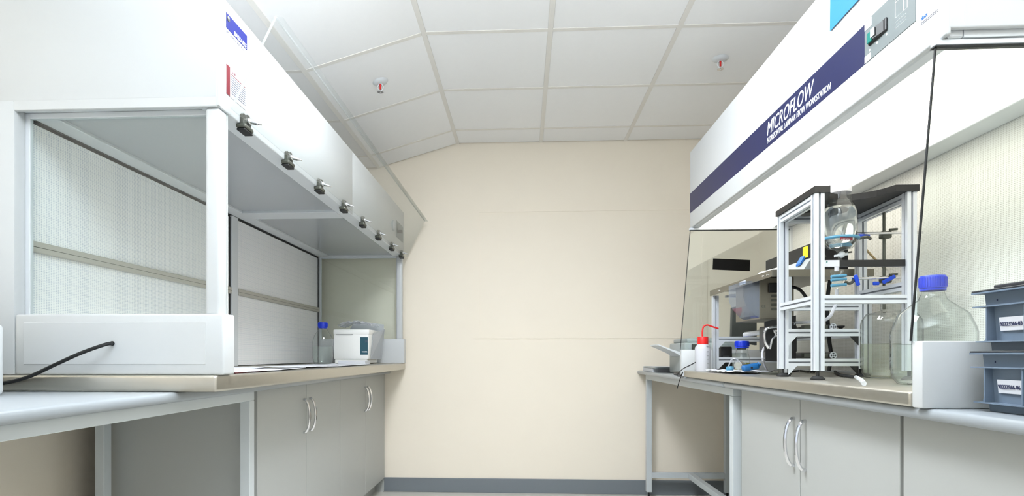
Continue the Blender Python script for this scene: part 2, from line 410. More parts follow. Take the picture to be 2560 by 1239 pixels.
# base cabinets
def handle(mb_parent, x, y, z0, z1, out):
    zc_ = (z0+z1)/2; h = (z1-z0)/2
    pts = [(x, y, z1)]+[(x+out*(.004+.026*math.cos(a)), y, zc_+h*math.sin(a)) for a in [math.radians(q) for q in (78, 55, 30, 0, -30, -55, -78)]]+[(x, y, z0)]
    m_ = MB().tube(pts, .0058, smooth=3)
    return obj('handle', m_, M_chrome, mb_parent, 'curved chrome bow handle', smooth=True)
def base_cabinet(label, xf_, xb, ys, hand, group):
    """xf_ = door face X, ys = three Y values (seams)"""
    sg = 1 if xf_ > xb else -1
    t = thing('base_cabinet', label, 'cabinet', ((xf_+xb)/2, (ys[0]+ys[2])/2, 0), group=group)
    xd = xf_-sg*.019
    b = MB().box(xb, xd-sg*.001, ys[0]+.001, ys[2]-.001, .1, .8555)
    obj('body', b, M_door, t)
    obj('plinth', B(xb, xd-sg*.05, ys[0]+.001, ys[2]-.001, 0, .0995), M_door, t)
    for a, b_, hy in ((ys[0], ys[1], ys[1]-hand), (ys[1], ys[2], ys[1]+hand)):
        dr = obj('door', B(xd, xf_, a+.0022, b_-.0022, .103, .853, bev=.0012, seg=1), M_door, t)
        handle(dr, xf_, hy, .636, .786, sg)
    return t
CXL = -1.002
lys = [Yp(p, CXL) for p in (643, 766, 850, 914)]+[YW-.022]
base_cabinet('pale grey two-door cabinet under left steel worktop, nearer the camera', CXL, -1.60, lys[0:3], .038, 'two-door base cabinets')
base_cabinet('pale grey two-door cabinet under left steel worktop, against the far wall', CXL, -1.60, lys[2:5], .03, 'two-door base cabinets')
tag(obj('end_panel', B(-1.6, CXL-.006, YW-.0215, YW-.013, 0, .857), M_door, loc=(-1.3, YW-.017, 0)), 'thin pale filler panel between the left cabinets and the far wall', 'panel')

# ================================================================= LEFT HOOD
FX, PX_, BX = -.850, -1.447, -1.70
Y0, Y1 = Yp(547, FX), Yp(1010, FX)
Y1 = min(Y1, YW-.06); ZF, ZT = 1.687, 2.006
hood = thing('clean_air_hood', 'large white clean air hood with clear flip-up visor on the left steel worktop', 'fume hood', (-1.28, (Y0+Y1)/2, SZ))
e = .0005
YM = (Y0+Y1)/2
cn = MB().box(BX, FX-.004, Y0, Y1, ZF+.02, ZT, bev=.006, seg=3)
cn.box(PX_-.004, FX-.006, Y0+.0005, Y0+.012, ZF-.003, ZF+.032, bev=.002, seg=1)
obj('canopy', cn, M_white, hood, smooth=True)
ys_ = Yp(882, FX)
obj('fascia_panel', B(FX-.02, FX, Y0+.001, ys_-.001, ZF, ZT-.002, bev=.003, seg=2), M_white, hood, smooth=True)
obj('fascia_panel', B(FX-.02, FX, ys_+.001, Y1-.001, ZF, ZT-.002, bev=.003, seg=2), M_white, hood, smooth=True)
obj('plenum', B(BX, PX_, Y0, Y0+.045, SZ+e, ZF+.03, bev=.006, seg=2), M_white, hood, smooth=True)
obj('plenum', B(BX, PX_-.03, Y0+.045, Y1, SZ+e, ZF+.019), M_white, hood)
obj('plenum', B(PX_-.03, PX_, Y1-.045, Y1, SZ+e, ZF), M_white, hood)
# underside frame
uf = MB()
uf.box(FX-.063, FX-.001, Y0+.0125, Y1-.002, ZF-.002, ZF+.0185, bev=.002, seg=1)
uf.box(PX_, -1.378, Y0+.05, Y1-.045, ZF-.002, ZF+.0185, bev=.002, seg=1)
uf.box(-1.378, FX-.063, YM-.062, YM+.062, ZF-.004, ZF+.0185, bev=.002, seg=1)
uf.box(-1.378, FX-.063, Y1-.06, Y1-.002, ZF-.002, ZF+.0185, bev=.002, seg=1)
uf.box(PX_, FX-.063, Y0+.0125, Y0+.05, ZF+.004, ZF+.0185, bev=.002, seg=1)
obj('underside_frame', uf, M_white2, hood)
for a, b_ in ((Y0+.05, YM-.062), (YM+.062, Y1-.06)):
    obj('light_panel', B(-1.378, FX-.063, a, b_, ZF+.008, ZF+.0185), M_diffg, hood, 'glossy grey unlit light panel')
# filters
FXF = PX_-.008
for a, b_ in ((Y0+.05, YM-.03), (YM+.036, Y1-.05)):
    for z0, z1 in ((SZ+.006, 1.293), (1.326, ZF-.012)):
        obj('filter_mesh', B(PX_-.029, FXF, a+.012, b_-.012, z0, z1), M_mesh, hood)
    st = MB().box(PX_-.028, PX_+.004, a+.004, b_-.004, 1.293, 1.326, bev=.002, seg=1)
    o_ = obj('filter_strip', st, M_strip, hood)
    obj('groove', B(PX_+.003, PX_+.0045, a+.004, b_-.004, 1.308, 1.3095), M_gun, o_)
    g = MB().box(PX_-.029, FXF+.002, a+.004, b_-.004, ZF-.012, ZF-.003).box(PX_-.029, FXF+.002, a, a+.012, SZ+.004, ZF-.012).box(PX_-.029, FXF+.002, b_-.012, b_, SZ+.004, ZF-.012)
    obj('gasket', g, M_rub, hood, 'black rubber gasket around the filter')
obj('divider_post', B(PX_-.029, PX_+.002, YM-.029, YM+.035, SZ+e, ZF-.003, bev=.002, seg=1), M_white2, hood)
# near window: return, frame, pane; and its base box; far ones mirrored
def hood_side(yf, s, near):
    # yf = outer face Y, s = +1 going inward
    ya = yf+s*.036
    fr = MB()
    fr.box(PX_, PX_+.014, ya, ya+s*.014, 1.10, ZF+.0035, bev=.001, seg=1)
    fr.box(PX_+.014, FX-.045, ya, ya+s*.014, ZF-.012, ZF+.0035, bev=.001, seg=1)
    obj('window_frame', fr, M_white2, hood)
    obj('corner_post', B(FX-.044, FX-.0035, yf+s*.008, yf+s*.055, 1.10, ZF-.003, bev=.008, seg=3), M_white, hood, smooth=True)
    obj('side_pane', B(PX_+.014, FX-.044, ya+s*.004, ya+s*.010, 1.10, ZF-.012), M_pane, hood, 'clear glass side window')
    bx = obj('side_base', B(PX_+.002, FX+.014, yf-s*.001, yf+s*.065, SZ+e, 1.104, bev=.006, seg=3), M_white, hood, smooth=True)
    return bx
bx = hood_side(Y0, 1, True)
pa, pb_ = atY(60, 805, Y0), atY(515, 911, Y0)
fr = MB().box(pa.x, pb_.x, Y0-.0028, Y0, pb_.z, pa.z, bev=.0012, seg=1)
obj('raised_panel', fr, M_white, bx)
hc = atY(283, 858, Y0)
obj('grommet', MB().cyl((hc.x, Y0-.0055, hc.z), (hc.x, Y0-.002, hc.z), .0065), M_rub, bx, 'black cable grommet', smooth=True)
hood_side(Y1, -1, False)
obj('front_pane_edge', B(FX-.012, FX-.006, Y0+.056, Y0+.062, SZ+.001, ZF-.003), M_acre, hood, 'pale green edge of clear front pane')
# visor
vy0, vy1 = Yp(568, -.845), Y1+.02
va = Vector((-.836, 0, ZF+.006)); vb = Vector((-.706, 0, 1.952)); vd = (vb-va).normalized(); vn = Vector((vd.z, 0, -vd.x))
def vq(a, b, th): return [Vector((p.x, vy0, p.z)) for p in (a, b, b+vn*th, a+vn*th)]
vis = obj('visor', MB().prism(vq(va, vb, .007), (0, vy1-vy0, 0)), M_acr, hood, 'clear acrylic visor folded up')
l2 = vb+Vector((.024, 0, -.004))
obj('visor_lip', MB().prism([Vector((p.x, vy0, p.z)) for p in (vb, l2, l2+Vector((0, 0, -.006)), vb+Vector((0, 0, -.006)))], (0, vy1-vy0, 0)), M_acr, vis)
obj('visor_edge', MB().prism([p-Vector((0, .0006, 0)) for p in vq(va, vb, .007)], (0, .0005, 0)), M_acre, vis, 'polished pale edge of the visor')
# clamps
def clamp(px, k):
    x = FX+.0005; yy = Yp(px, FX+.01); z = ZF+.006
    m_ = MB()
    m_.box(FX-.012, FX+.018, yy-.029, yy+.029, ZF-.016, ZF-.0025, bev=.0045, seg=2)
    m_.prism([(FX+.001, yy-.026, ZF-.004), (FX+.001, yy+.026, ZF-.004), (FX+.001, yy+.026, ZF+.016), (FX+.001, yy+.022, ZF+.028), (FX+.001, yy+.014, ZF+.035), (FX+.001, yy+.003, ZF+.034), (FX+.001, yy-.006, ZF+.020), (FX+.001, yy-.012, ZF+.027), (FX+.001, yy-.020, ZF+.030), (FX+.001, yy-.027, ZF+.024)], (.009, 0, 0))
    c_ = obj('clamp', m_, M_gun, hood, 'dark metal visor clamp')
    s_ = MB().cyl((FX+.008, yy+.008, ZF+.016), (FX+.04, yy+.008, ZF+.008), .0065, .005).cyl((FX+.04, yy+.008, ZF+.008), (FX+.05, yy+.008, ZF+.005), .003).ball((FX+.012, yy+.008, ZF+.015), .010)
    obj('clamp_screw', s_, M_chrome, c_, 'shiny clamp screw', smooth=True)
    obj('clamp_pad', B(FX-.011, FX+.016, yy-.027, yy+.027, ZF-.023, ZF-.0165, bev=.002, seg=1), M_rub, c_)
for k, p in enumerate((618, 725, 803, 863, 910, 949, 982, 1006)): clamp(p, k)
# badge, label, gauge, controls on the fascia (X = FX, facing +X)
def fq(px0, px1, pyref, za, zb, m_, nm, th=.001, par=hood, lab=None):
    a, b_ = Yp(px0, FX), Yp(px1, FX)
    return obj(nm, B(FX, FX+th, min(a, b_), max(a, b_), za, zb), m_, par, lab), min(a, b_), max(a, b_)
def zF(px, py): return atX(px, py, FX).z
bz1, bz0 = zF(565, 30), zF(565, 68)
bd, ba, bb_ = fq(565, 617, 0, bz0, bz1, M_blue, 'badge', lab='blue maker badge with white lettering')
bh = bz1-bz0; bw_ = bb_-ba
text('lettering', 'BASSAIRE', bh*.44, (FX+.001, bb_-.004, bz0+.002), (0, 1, 0), (0, 0, 1), M_txt, bd, align='RIGHT', sx=bw_*.72/(bh*.44*4.9)*1.0)
obj('emblem', MB().cyl((FX+.0008, ba+.012, bz1-.013), (FX+.002, ba+.012, bz1-.013), .008), M_dkgrey, bd)
obj('emblem_dot', MB().cyl((FX+.001, ba+.010, bz1-.011), (FX+.003, ba+.010, bz1-.011), .0036), M_txt, bd)
text('lettering', 'LP LAMINAR AIR', .010, (FX+.0004, ba, bz0-.013), (0, 1, 0), (0, 0, 1), M_txtg, hood, spx=1.6, sx=bw_/.13)
lz1, lz0 = zF(565, 159), zF(565, 233)
lb, la, lbb = fq(565, 614, 0, lz0, lz1, M_paper, 'notice', lab='white printed notice with red edge')
obj('notice_edge', B(FX+.001, FX+.0016, la, la+(lbb-la)*.17, lz0, lz1), M_redp, lb)
for i in range(9):
    z = lz1-.018-i*(lz1-lz0-.024)/9
    obj('notice_line', B(FX+.001, FX+.0014, la+(lbb-la)*.24, lbb-.004, z, z+.0022), M_redp if i == 0 else M_txtg, lb)
text('lettering', 'ALARM', .013, (FX+.001, la+(lbb-la)*.26, lz1-.012), (0, 1, 0), (0, 0, 1), M_redp, lb, sx=.7)
gy, gz = Yp(982, FX), zF(982, 563)
obj('gauge', MB().cyl((FX, gy, gz), (FX+.008, gy, gz), .036, seg=28), M_grey, hood, 'round pressure gauge', smooth=True)
obj('gauge_face', MB().cyl((FX+.008, gy, gz), (FX+.0088, gy, gz), .031, seg=28), M_paper, hood)
cpn, ca, cb = fq(990, 1007, 0, zF(998, 598), zF(998, 558), M_cpan, 'control_panel', .002, lab='grey control panel')
obj('switch', B(FX+.002, FX+.03, ca+.06, ca+.085, zF(1000, 586), zF(1000, 580), bev=.002), M_dkgrey, cpn)
obj('button', B(FX+.002, FX+.006, ca+.02, ca+.045, zF(1000, 590), zF(1000, 577)), M_gun, cpn)
obj('button', B(FX+.002, FX+.006, ca+.02, ca+.045, zF(1000, 574), zF(1000, 568)), M_gun, cpn)
# white housing at the left edge + cable
eq = thing('equipment_housing', 'white rounded equipment housing at the left edge, on the pale worktop', 'equipment', (-1.48, 1.2, LT))
q0 = atZ(14, 988, LT)
obj('casing', B(-1.69, q0.x, q0.y-.36, q0.y, LT+e, 1.066, bev=.012, seg=3), M_white, eq, smooth=True)
obj('panel', B(q0.x-.001, q0.x+.0015, q0.y-.33, q0.y-.03, LT+.02, 1.03, bev=.001, seg=1), M_white2, eq)
c0 = Vector((hc.x, Y0-.003, hc.z))
pts = [c0, atY(250, 867, Y0-.03), atY(190, 890, Y0-.05), atY(120, 917, Y0-.07), atY(60, 943, Y0-.085), atY(25, 955, Y0-.09), (q0.x-.02, Y0-.045, SZ-.03)]
pts = [c0, atY(262, 861, Y0-.03), atY(205, 881, Y0-.045), atY(140, 910, Y0-.05), atY(75, 940, Y0-.04), atY(20, 955, Y0-.03), atY(-40, 962, Y0-.03)]
tag(obj('power_cable', MB().tube(pts, .0052), M_rub, smooth=True, loc=tuple(c0)), 'black power cable coming out of the left hood end panel', 'cable')

# ================================================================= ITEMS ON LEFT BENCH
def bottle(nm, label, c, r, h, capr, caph, capm, liq, lf, group=None, shoulder=.62, neck=None, ring=True, nocap=False, cat='bottle'):
    t = thing(nm, label, cat, c, group=group)
    nk = neck or capr*.86; hs = h*shoulder; cz = h-caph
    prof = [(0, 0), (r*.82, 0), (r*.96, .012*h/.2), (r, .03*h/.2), (r, hs*.86), (r*.97, hs*.93), (r*.82, hs+(cz-hs)*.28), (nk*1.25, hs+(cz-hs)*.68), (nk, hs+(cz-hs)*.86), (nk, h if nocap else cz+caph*.3)]
    obj('glass_body', MB().lathe(prof, c), M_glass, t, smooth=True)
    if liq:
        q = .985; zt = h*lf
        lp = [(0, .003), (r*.8*q, .003), (r*.95*q, .014*h/.2), (r*q, .032*h/.2), (r*q, zt), (0, zt)]
        obj('liquid', MB().lathe(lp, c), liq, t, smooth=True)
    if not nocap:
        cp_ = obj('cap', MB().lathe([(0, caph), (capr*.94, caph), (capr, caph*.9), (capr, 0), (capr*.9, 0)], (c[0], c[1], c[2]+cz)), capm, t, 'screw cap', smooth=True)
        if capr > .018:
            rb = MB()
            for k in range(32):
                a = 2*PI*k/32; rb.box(capr-.0004, capr+.0012, -.0012, .0012, cz+caph*.1, cz+caph*.85, M=Matrix.Translation(c) @ Matrix.Rotation(a, 4, 'Z'))
            obj('cap_ribs', rb, capm, cp_)
        obj('pour_ring', MB().lathe([(nk, -.006), (capr*.97, -.006), (capr*.97, -.001), (nk, -.001)], (c[0], c[1], c[2]+cz)), M_cap if ring else capm, t, smooth=True)
    return t
bc = Vector((Xp(807, 3.52), 3.52, SZ+.004))
bottle('reagent_bottle', 'blue-capped clear glass bottle, half filled with clear liquid, on the left worktop', bc, .060, .252, .028, .030, M_cap, M_liq, .42, 'blue-capped glass bottles')
# white device
dx0, dx1 = Xp(834, 3.72), Xp(922, 3.72)
dv = thing('benchtop_instrument', 'white benchtop instrument box with dark teal side panel beside the glass bottle', 'instrument', ((dx0+dx1)/2, 3.85, SZ))
obj('casing', B(dx0, dx1, 3.72, 3.99, SZ+.03, 1.135, bev=.008, seg=2), M_dev, dv, smooth=True)
obj('lid', B(dx0-.003, dx1+.003, 3.717, 3.993, 1.118, 1.155, bev=.009, seg=2), M_dev, dv, smooth=True)
obj('base', B(dx0+.006, dx1-.012, 3.726, 3.98, SZ+.006, SZ+.0295, bev=.003, seg=1), M_dev, dv)
for fx_, fy_ in ((dx0+.03, 3.75), (dx1-.04, 3.75), (dx0+.03, 3.95), (dx1-.04, 3.95)): obj('foot', MB().cyl((fx_, fy_, SZ+e), (fx_, fy_, SZ+.006), .01), M_rub, dv)
obj('side_panel', B(dx1-.055, dx1-.006, 3.7185, 3.7205, SZ+.06, 1.105), M_teal, dv, 'dark teal panel with pale print')
text('lettering', '370', .018, (dx1-.026, 3.718, 1.07), (1, 0, 0), (0, 0, 1), M_txtg, dv, sx=.7)
text('lettering', 'WATER', .010, (dx1-.044, 3.718, SZ+.075), (1, 0, 0), (0, 0, 1), M_txt, dv, bold=.0003)
vs = MB()
for i in range(17): vs.box(dx0+.02+i*.0065, dx0+.0235+i*.0065, 3.7162, 3.7175, 1.119, 1.123)
obj('vent_slots', vs, M_dkgrey, dv)
def crumple(x0, x1, y0, y1, z, amp, n=22, seed=1, drop=None, thick=0):
    rnd = random.Random(seed); b = bmesh.new(); g = []
    fx_ = [[rnd.random() for _ in range(8)] for _ in range(8)]
    ph = [rnd.uniform(0, 6.28) for _ in range(8)]
    for i in range(n+1):
        row = []
        for j in range(n+1):
            u, v = i/n, j/n; x = x0+(x1-x0)*u; y = y0+(y1-y0)*v
            hh = sum(abs(math.sin((3+k*1.7)*(u*math.cos(k)+v*math.sin(k*1.3))*3+ph[k]))/(k+2) for k in range(6))*amp
            zz = z+hh
            if drop: zz += drop(u, v)
            row.append(b.verts.new((x+rnd.uniform(-1, 1)*amp*.15, y+rnd.uniform(-1, 1)*amp*.15, zz)))
        g.append(row)
    for i in range(n):
        for j in range(n): b.faces.new((g[i][j], g[i+1][j], g[i+1][j+1], g[i][j+1]))
    m_ = MB(); m_.bm = b; return m_
bag = crumple(dx0+.01, dx1+.002, 3.75, 3.97, 1.157, .022, seed=4, drop=lambda u, v: .028*math.sin(PI*min(1, max(0, u)))**.6)
tag(obj('plastic_bag', bag, M_film, loc=((dx0+dx1)/2, 3.85, 1.157)), 'crumpled clear plastic bag on top of the white instrument box', 'bag')
sh = MB()
sh.prism([(dx0+.02, 3.985, 1.157), (dx1+.03, 3.999, 1.13), (dx1+.03, 4.003, 1.20), (dx0+.06, 3.992, 1.225)], (.0, .0015, 0))
sh.prism([(dx1+.008, 3.74, SZ+.03), (dx1+.018, 3.99, SZ+.03), (dx1+.035, 4.0, 1.17), (dx1+.008, 3.80, 1.13)], (.0015, 0, 0))
tag(obj('plastic_sheet', sh, M_film, loc=(dx1, 3.99, SZ)), 'hanging grey translucent plastic dust sheet behind the white instrument box', 'plastic sheet')
# papers
def paper(nm, label, cx, cy, w_, h_, rz, z, m_=M_paper, th=.001, curl=.004, grp='papers on the left worktop'):
    b = bmesh.new(); n = 6; g = []
    for i in range(n+1):
        g.append([b.verts.new(((i/n-.5)*w_, (j/2-.5)*h_, curl*((i/n-.5)*2)**2)) for j in range(3)])
    for i in range(n):
        for j in range(2): b.faces.new((g[i][j], g[i+1][j], g[i+1][j+1], g[i][j+1]))
    r_ = bmesh.ops.extrude_face_region(b, geom=b.faces[:]); 
    for v in [v for v in r_['geom'] if isinstance(v, bmesh.types.BMVert)]: v.co.z += th
    bmesh.ops.recalc_face_normals(b, faces=b.faces)
    m = MB(); m.bm = b; o = obj(nm, m, m_); o.location = (cx, cy, z); o.rotation_euler = (0, 0, rz)
    return tag(o, label, 'paper', grp)
zs = SZ+.0005
paper('magazine', 'red-edged magazine lying at the near end of the left worktop papers', -.952, 1.86, .15, .27, .08, zs, M_redp, .003, 0)
paper('paper_sheet', 'white paper sheet on top of the red-edged magazine', -.985, 1.88, .25, .34, -.03, zs+.0035, curl=0)
paper('paper_sheet', 'white paper sheet beside the bunch of keys', -1.0, 2.22, .24, .32, .12, zs)
paper('paper_sheet', 'white paper sheet curling behind the bunch of keys', -1.2, 2.45, .21, .30, .3, zs+.0015)
paper('paper_sheet', 'second white paper sheet along the left worktop edge from the camera', -.985, 2.6, .21, .30, -.15, zs+.003)
paper('paper_sheet', 'white paper sheet in front of the glass bottle on the left', -1.0, 3.0, .24, .32, .05, zs)
paper('paper_sheet', 'white paper sheet overlapping the worktop edge near the glass bottle', -.985, 3.3, .21, .297, .2, zs+.003)
paper('paper_sheet', 'bluish paper sheet under the foot of the glass bottle', -1.18, 3.42, .21, .297, 0, zs, M_paper, .0015, 0)
paper('paper_stack', 'small white folded paper stack in front of the white instrument box', -1.06, 3.64, .17, .12, .03, zs, M_paper, .022, 0)
# keys
kc = atZ(640, 911, SZ+.006)
kc = Vector((-1.16, 2.1, SZ+.0055))
ky = thing('key_bunch', 'bunch of keys on a ring lying on the papers', 'keys', kc)
rg = MB(); rg.tube([kc+Vector((.015*math.cos(a), .015*math.sin(a), .004)) for a in [i*PI/6 for i in range(13)]], .0016, smooth=0)
obj('ring', rg, M_chrome, ky, smooth=True)
for i, a in enumerate((.3, 1.2, 2.4, 4.0)):
    q = Matrix.Translation(kc+Vector((0, 0, .003+.003*i))) @ Matrix.Rotation(a, 4, 'Z')
    k_ = MB().box(.012, .034, -.011, .011, 0, .0022, bev=.001, seg=1, M=q).box(.034, .066, -.003, .003, 0, .0022, M=q)
    obj('key', k_, M_gun, ky)

# ================================================================= RIGHT BENCH
RX = .81; RT = .880
yj = Yp(1808, RX)
tag(obj('worktop', B(RX, XR-.003, yj+.001, YW-.002, .856, RT, bev=.010, seg=3), M_wt, smooth=True, loc=(1.2, 3.3, .856)), 'pale laminate worktop section at the far end of the right bench', 'worktop')
tag(obj('worktop', B(RX, XR-.003, .25, yj-.001, .856, RT, bev=.010, seg=3), M_wt, smooth=True, loc=(1.2, 1.3, .856)), 'pale laminate worktop section under the right hood, with rounded edge', 'worktop')
RS = .912
tag(obj('steel_worktop', B(.80, 1.62, 1.262, Yp(1709, .80), RT+e, RS, bev=.006, seg=3), M_steel, smooth=True, loc=(1.2, 2.1, RT)), 'brushed steel worktop plate under the right laminar flow hood', 'worktop')
t = thing('bench_frame', 'grey painted steel bench frame with lower stretcher, at the far end on the right', 'bench frame', (1.1, 3.3, 0))
bench_frame(t, .868, 1.40, 2.434, 4.14, -1, midx=1.15)
CXR = .865
rys = [Yp(p, CXR) for p in (2251, 2000, 1853)]
base_cabinet('pale grey two-door cabinet under the right hood, chrome handles in view', CXR, 1.45, rys, .038, 'two-door base cabinets')
base_cabinet('pale grey cabinet at the right edge of the view, under the blue-grey totes', CXR, 1.45, [rys[0]-1.0, rys[0]-.5, rys[0]-.008], .038, 'two-door base cabinets')

# ================================================================= RIGHT HOOD
GX = .85; RY0, RY1 = Yp(2365, GX), Yp(1725, GX); RZ, RZT = 1.633, 2.024
ws = thing('laminar_flow_hood', 'large white laminar flow hood with navy stripe and lit interior on the right bench', 'fume hood', (1.2, (RY0+RY1)/2, RT))
cn = MB().box(GX+.006, 1.64, RY0+.006, RY1-.003, RZ+.0215, RZT-.003, bev=.004, seg=2)
cn.box(GX, GX+.012, RY0, RY1, RZ, RZT, bev=.005, seg=3).box(GX+.004, 1.64, RY0, RY0+.012, RZ+.012, RZT, bev=.005, seg=3)
obj('canopy', cn, M_white, ws, smooth=True)
lipf = MB()
lipf.box(GX+.0125, .894, RY0+.0125, RY1-.001, RZ, RZ+.021, bev=.003, seg=1)
lipf.box(1.258, 1.345, RY0+.0125, RY1-.001, RZ, RZ+.021, bev=.002, seg=1)
lipf.box(.894, 1.258, RY0+.0125, RY0+.05, RZ, RZ+.021).box(.894, 1.258, RY1-.02, RY1-.001, RZ, RZ+.021)
obj('underside_frame', lipf, M_white2, ws)
obj('lit_diffuser', B(.894, 1.258, RY0+.05, RY1-.02, RZ+.006, RZ+.0195), M_hood, ws, 'glowing white light diffuser')
obj('filter_mesh', B(1.345, 1.36, RY0+.06, RY1-.035, RS+.012, RZ), M_meshr, ws)
ff = MB().box(1.335, 1.36, RY1-.035, RY1-.012, RS+e, RZ, bev=.002, seg=1).box(1.335, 1.36, RY0+.04, RY0+.06, RS+e, RZ, bev=.002, seg=1).box(1.338, 1.36, RY0+.06, RY1-.035, RS+e, RS+.012)
obj('filter_frame', ff, M_white2, ws)
obj('plenum', B(1.36, 1.64, RY0+.04, RY1-.002, RS+e, RZ+.0195), M_white, ws)
def rside(yo, s):
    yb0, yb1 = yo, yo+s*.032
    obj('side_base', B(.80, 1.36, min(yb0, yb1), max(yb0, yb1), RT+e, 1.016, bev=.003, seg=2), M_white, ws, smooth=True)
    yg = yo+s*.034-s*.008
    g = [(.794, yg, 1.004), (1.345, yg, 1.004), (1.345, yg, RZ-.014), (.843, yg, RZ-.014)]
    g = [(.794, yg, 1.0165), (1.3345, yg, 1.0165), (1.3345, yg, RZ-.014), (.843, yg, RZ-.014)]
    pn = obj('side_pane', MB().prism(g, (0, s*.004, 0)), M_pane, ws, 'clear glass side window')
    obj('pane_edge', MB().prism([(.794, yg, 1.0165), (.797, yg, 1.0165), (.846, yg, RZ-.014), (.843, yg, RZ-.014)], (0, s*.004, 0)), M_rub, ws, 'dark front edge of the glass')
    obj('pane_rail', B(.84, 1.334, yg-s*.004, yg+s*.012, RZ-.0135, RZ-.0005, bev=.002, seg=1), M_alum, ws)
    obj('rail_shadow_gap', B(.84, 1.334, yg-s*.0045, yg+s*.0125, RZ-.0155, RZ-.0137), M_rub, ws)  # solid dark strip painting the shade under the rail
    return yg
rn = rside(RY0-.006, 1)
rf = rside(RY1+.006, -1)
p1, p2 = atY(1782, 648, rf-.007), atY(1875, 675, rf-.007)
bm_ = MB().box(p1.x, p2.x, rf-.0085, rf-.0065, p2.z, p1.z)
bm_.xf(Matrix.Translation(((p1.x+p2.x)/2, 0, (p1.z+p2.z)/2)) @ Matrix.Rotation(math.radians(3), 4, 'Y') @ Matrix.Translation((-(p1.x+p2.x)/2, 0, -(p1.z+p2.z)/2)))
obj('black_strip', bm_, M_matt, ws, 'black tape strip on the far glass')
# stripe, lettering, controls
def zG(px, py): return atX(px, py, GX).z
yb = Yp(2163, GX); bz1, bz0 = zG(2163, 62), zG(2163, 161)
bz1 = (bz1+zG(1724, 485))/2; bz0 = (bz0+zG(1724, 533.6))/2
st = obj('navy_stripe', B(GX-.0008, GX+.001, yb, RY1-.0005, bz0, bz1), M_navy, ws, 'navy blue stripe')
tb = Yp(1919, GX); te = Yp(2036, GX); hh = bz1-bz0
def fit_text(nm, s, size, y0, y1, z, par, m_, shear):
    o = text(nm, s, size, (0, 0, 0), (1, 0, 0), (0, 1, 0), m_, ws, shear=shear); 
    xs = [v.co.x+ws.location.x for v in o.data.vertices]; w_ = max(xs)-min(xs); x0 = min(xs); bpy.data.objects.remove(o)
    k = (y0-y1)/w_
    return text(nm, s, size, (GX-.0012, y0+x0*k, z), (0, -1, 0), (0, 0, 1), m_, par, shear=shear, sx=k)
fit_text('lettering', 'MICROFLOW', hh*.66, tb, te, bz0+hh*.40, st, M_txt, .25)
fit_text('lettering', 'HORIZONTAL LAMINAR FLOW WORKSTATION', hh*.27, Yp(1919, GX), Yp(2078, GX), bz0+hh*.13, st, M_txt, .2)
yc = Yp(2290, GX)
cpz1 = zG(2163, 57)
pn = obj('control_panel', B(GX-.0015, GX+.001, yc, yb-.0005, bz0, cpz1+.0), M_cpan, ws, 'grey control panel with printed diagram')
s0, s1 = Yp(2221, GX), Yp(2175, GX); sz1, sz0 = zG(2175, 84), zG(2175, 116)
sb = obj('switch_bank', B(GX-.006, GX-.001, s0, s1, sz0, sz1, bev=.003, seg=2), M_black, pn, 'black switch housing')
obj('green_switch', B(GX-.010, GX-.0055, s1-(s1-s0)*.30, s1-.003, sz0+.003, sz1-.003, bev=.001, seg=1), M_green, sb)
obj('rocker_switch', MB().prism([(GX-.006, s0+.01, sz0+.003), (GX-.006, s0+(s1-s0)*.6, sz0+.003), (GX-.012, s0+(s1-s0)*.6, sz0+.003)], (0, 0, sz1-sz0-.006)), M_dkgrey, sb)
obj('switch_tag', B(GX-.0135, GX-.0125, s1-(s1-s0)*.55, s1-(s1-s0)*.33, sz0+.008, sz1-.004), M_paper, sb)
for yy_, zz_ in ((s1-.002, sz0-.010), (s1-(s1-s0)*.45, sz0-.008), (s0+.004, sz0-.008)):
    obj('printed_mark', MB().cyl((GX-.0022, yy_, zz_), (GX-.0014, yy_, zz_), .0025), M_txt, pn)
for a_, b__, za, zb in ((.0, .12, .78, .98), (.0, .10, 0, .16)):
    obj('sticker', B(GX-.0022, GX-.0014, yb-(yb-yc)*b__-.008, yb-.001, bz0+(cpz1-bz0)*za, bz0+(cpz1-bz0)*zb), M_paper, pn)
dg = MB(); dy0, dy1 = Yp(2270, GX), Yp(2240, GX); dz0 = bz0+.045
for (a1, b1, a2, b2) in ((dy0, dz0, dy1, dz0), (dy1, dz0, dy1, dz0+.07), (dy0, dz0, dy0, dz0+.07), (dy0, dz0+.035, dy1, dz0+.035), ((dy0+dy1)/2, dz0+.035, dy0, dz0+.055), ((dy0*.7+dy1*.3), dz0, (dy0*.7+dy1*.3), dz0+.07)):
    dg.tube([(GX-.0016, a1, b1), (GX-.0016, a2, b2)], .0006, seg=4, smooth=0)
for i in range(3): dg.tube([(GX-.0016, dy1, dz0-.010-i*.007), (GX-.0016, dy0+.004, dz0-.010-i*.007)], .0006, seg=4, smooth=0)
obj('printed_diagram', dg, M_txt, pn)
ly = Yp(2303, GX)
text('lettering', 'duct', .011, (GX-.0006, ly, zG(2303, 52)), (0, -1, 0), (0, 0, 1), M_tape, ws)
for i in range(2): obj('printed_line', B(GX-.0006, GX+.001, Yp(2345, GX), ly, zG(2303, 58+4*i)-.0007, zG(2303, 58+4*i)), M_txtg, ws)
obj('end_seam', B(Xp(2411, RY0), Xp(2412.5, RY0), RY0-.0008, RY0, RZ+.02, RZT-.01), M_frame, ws)
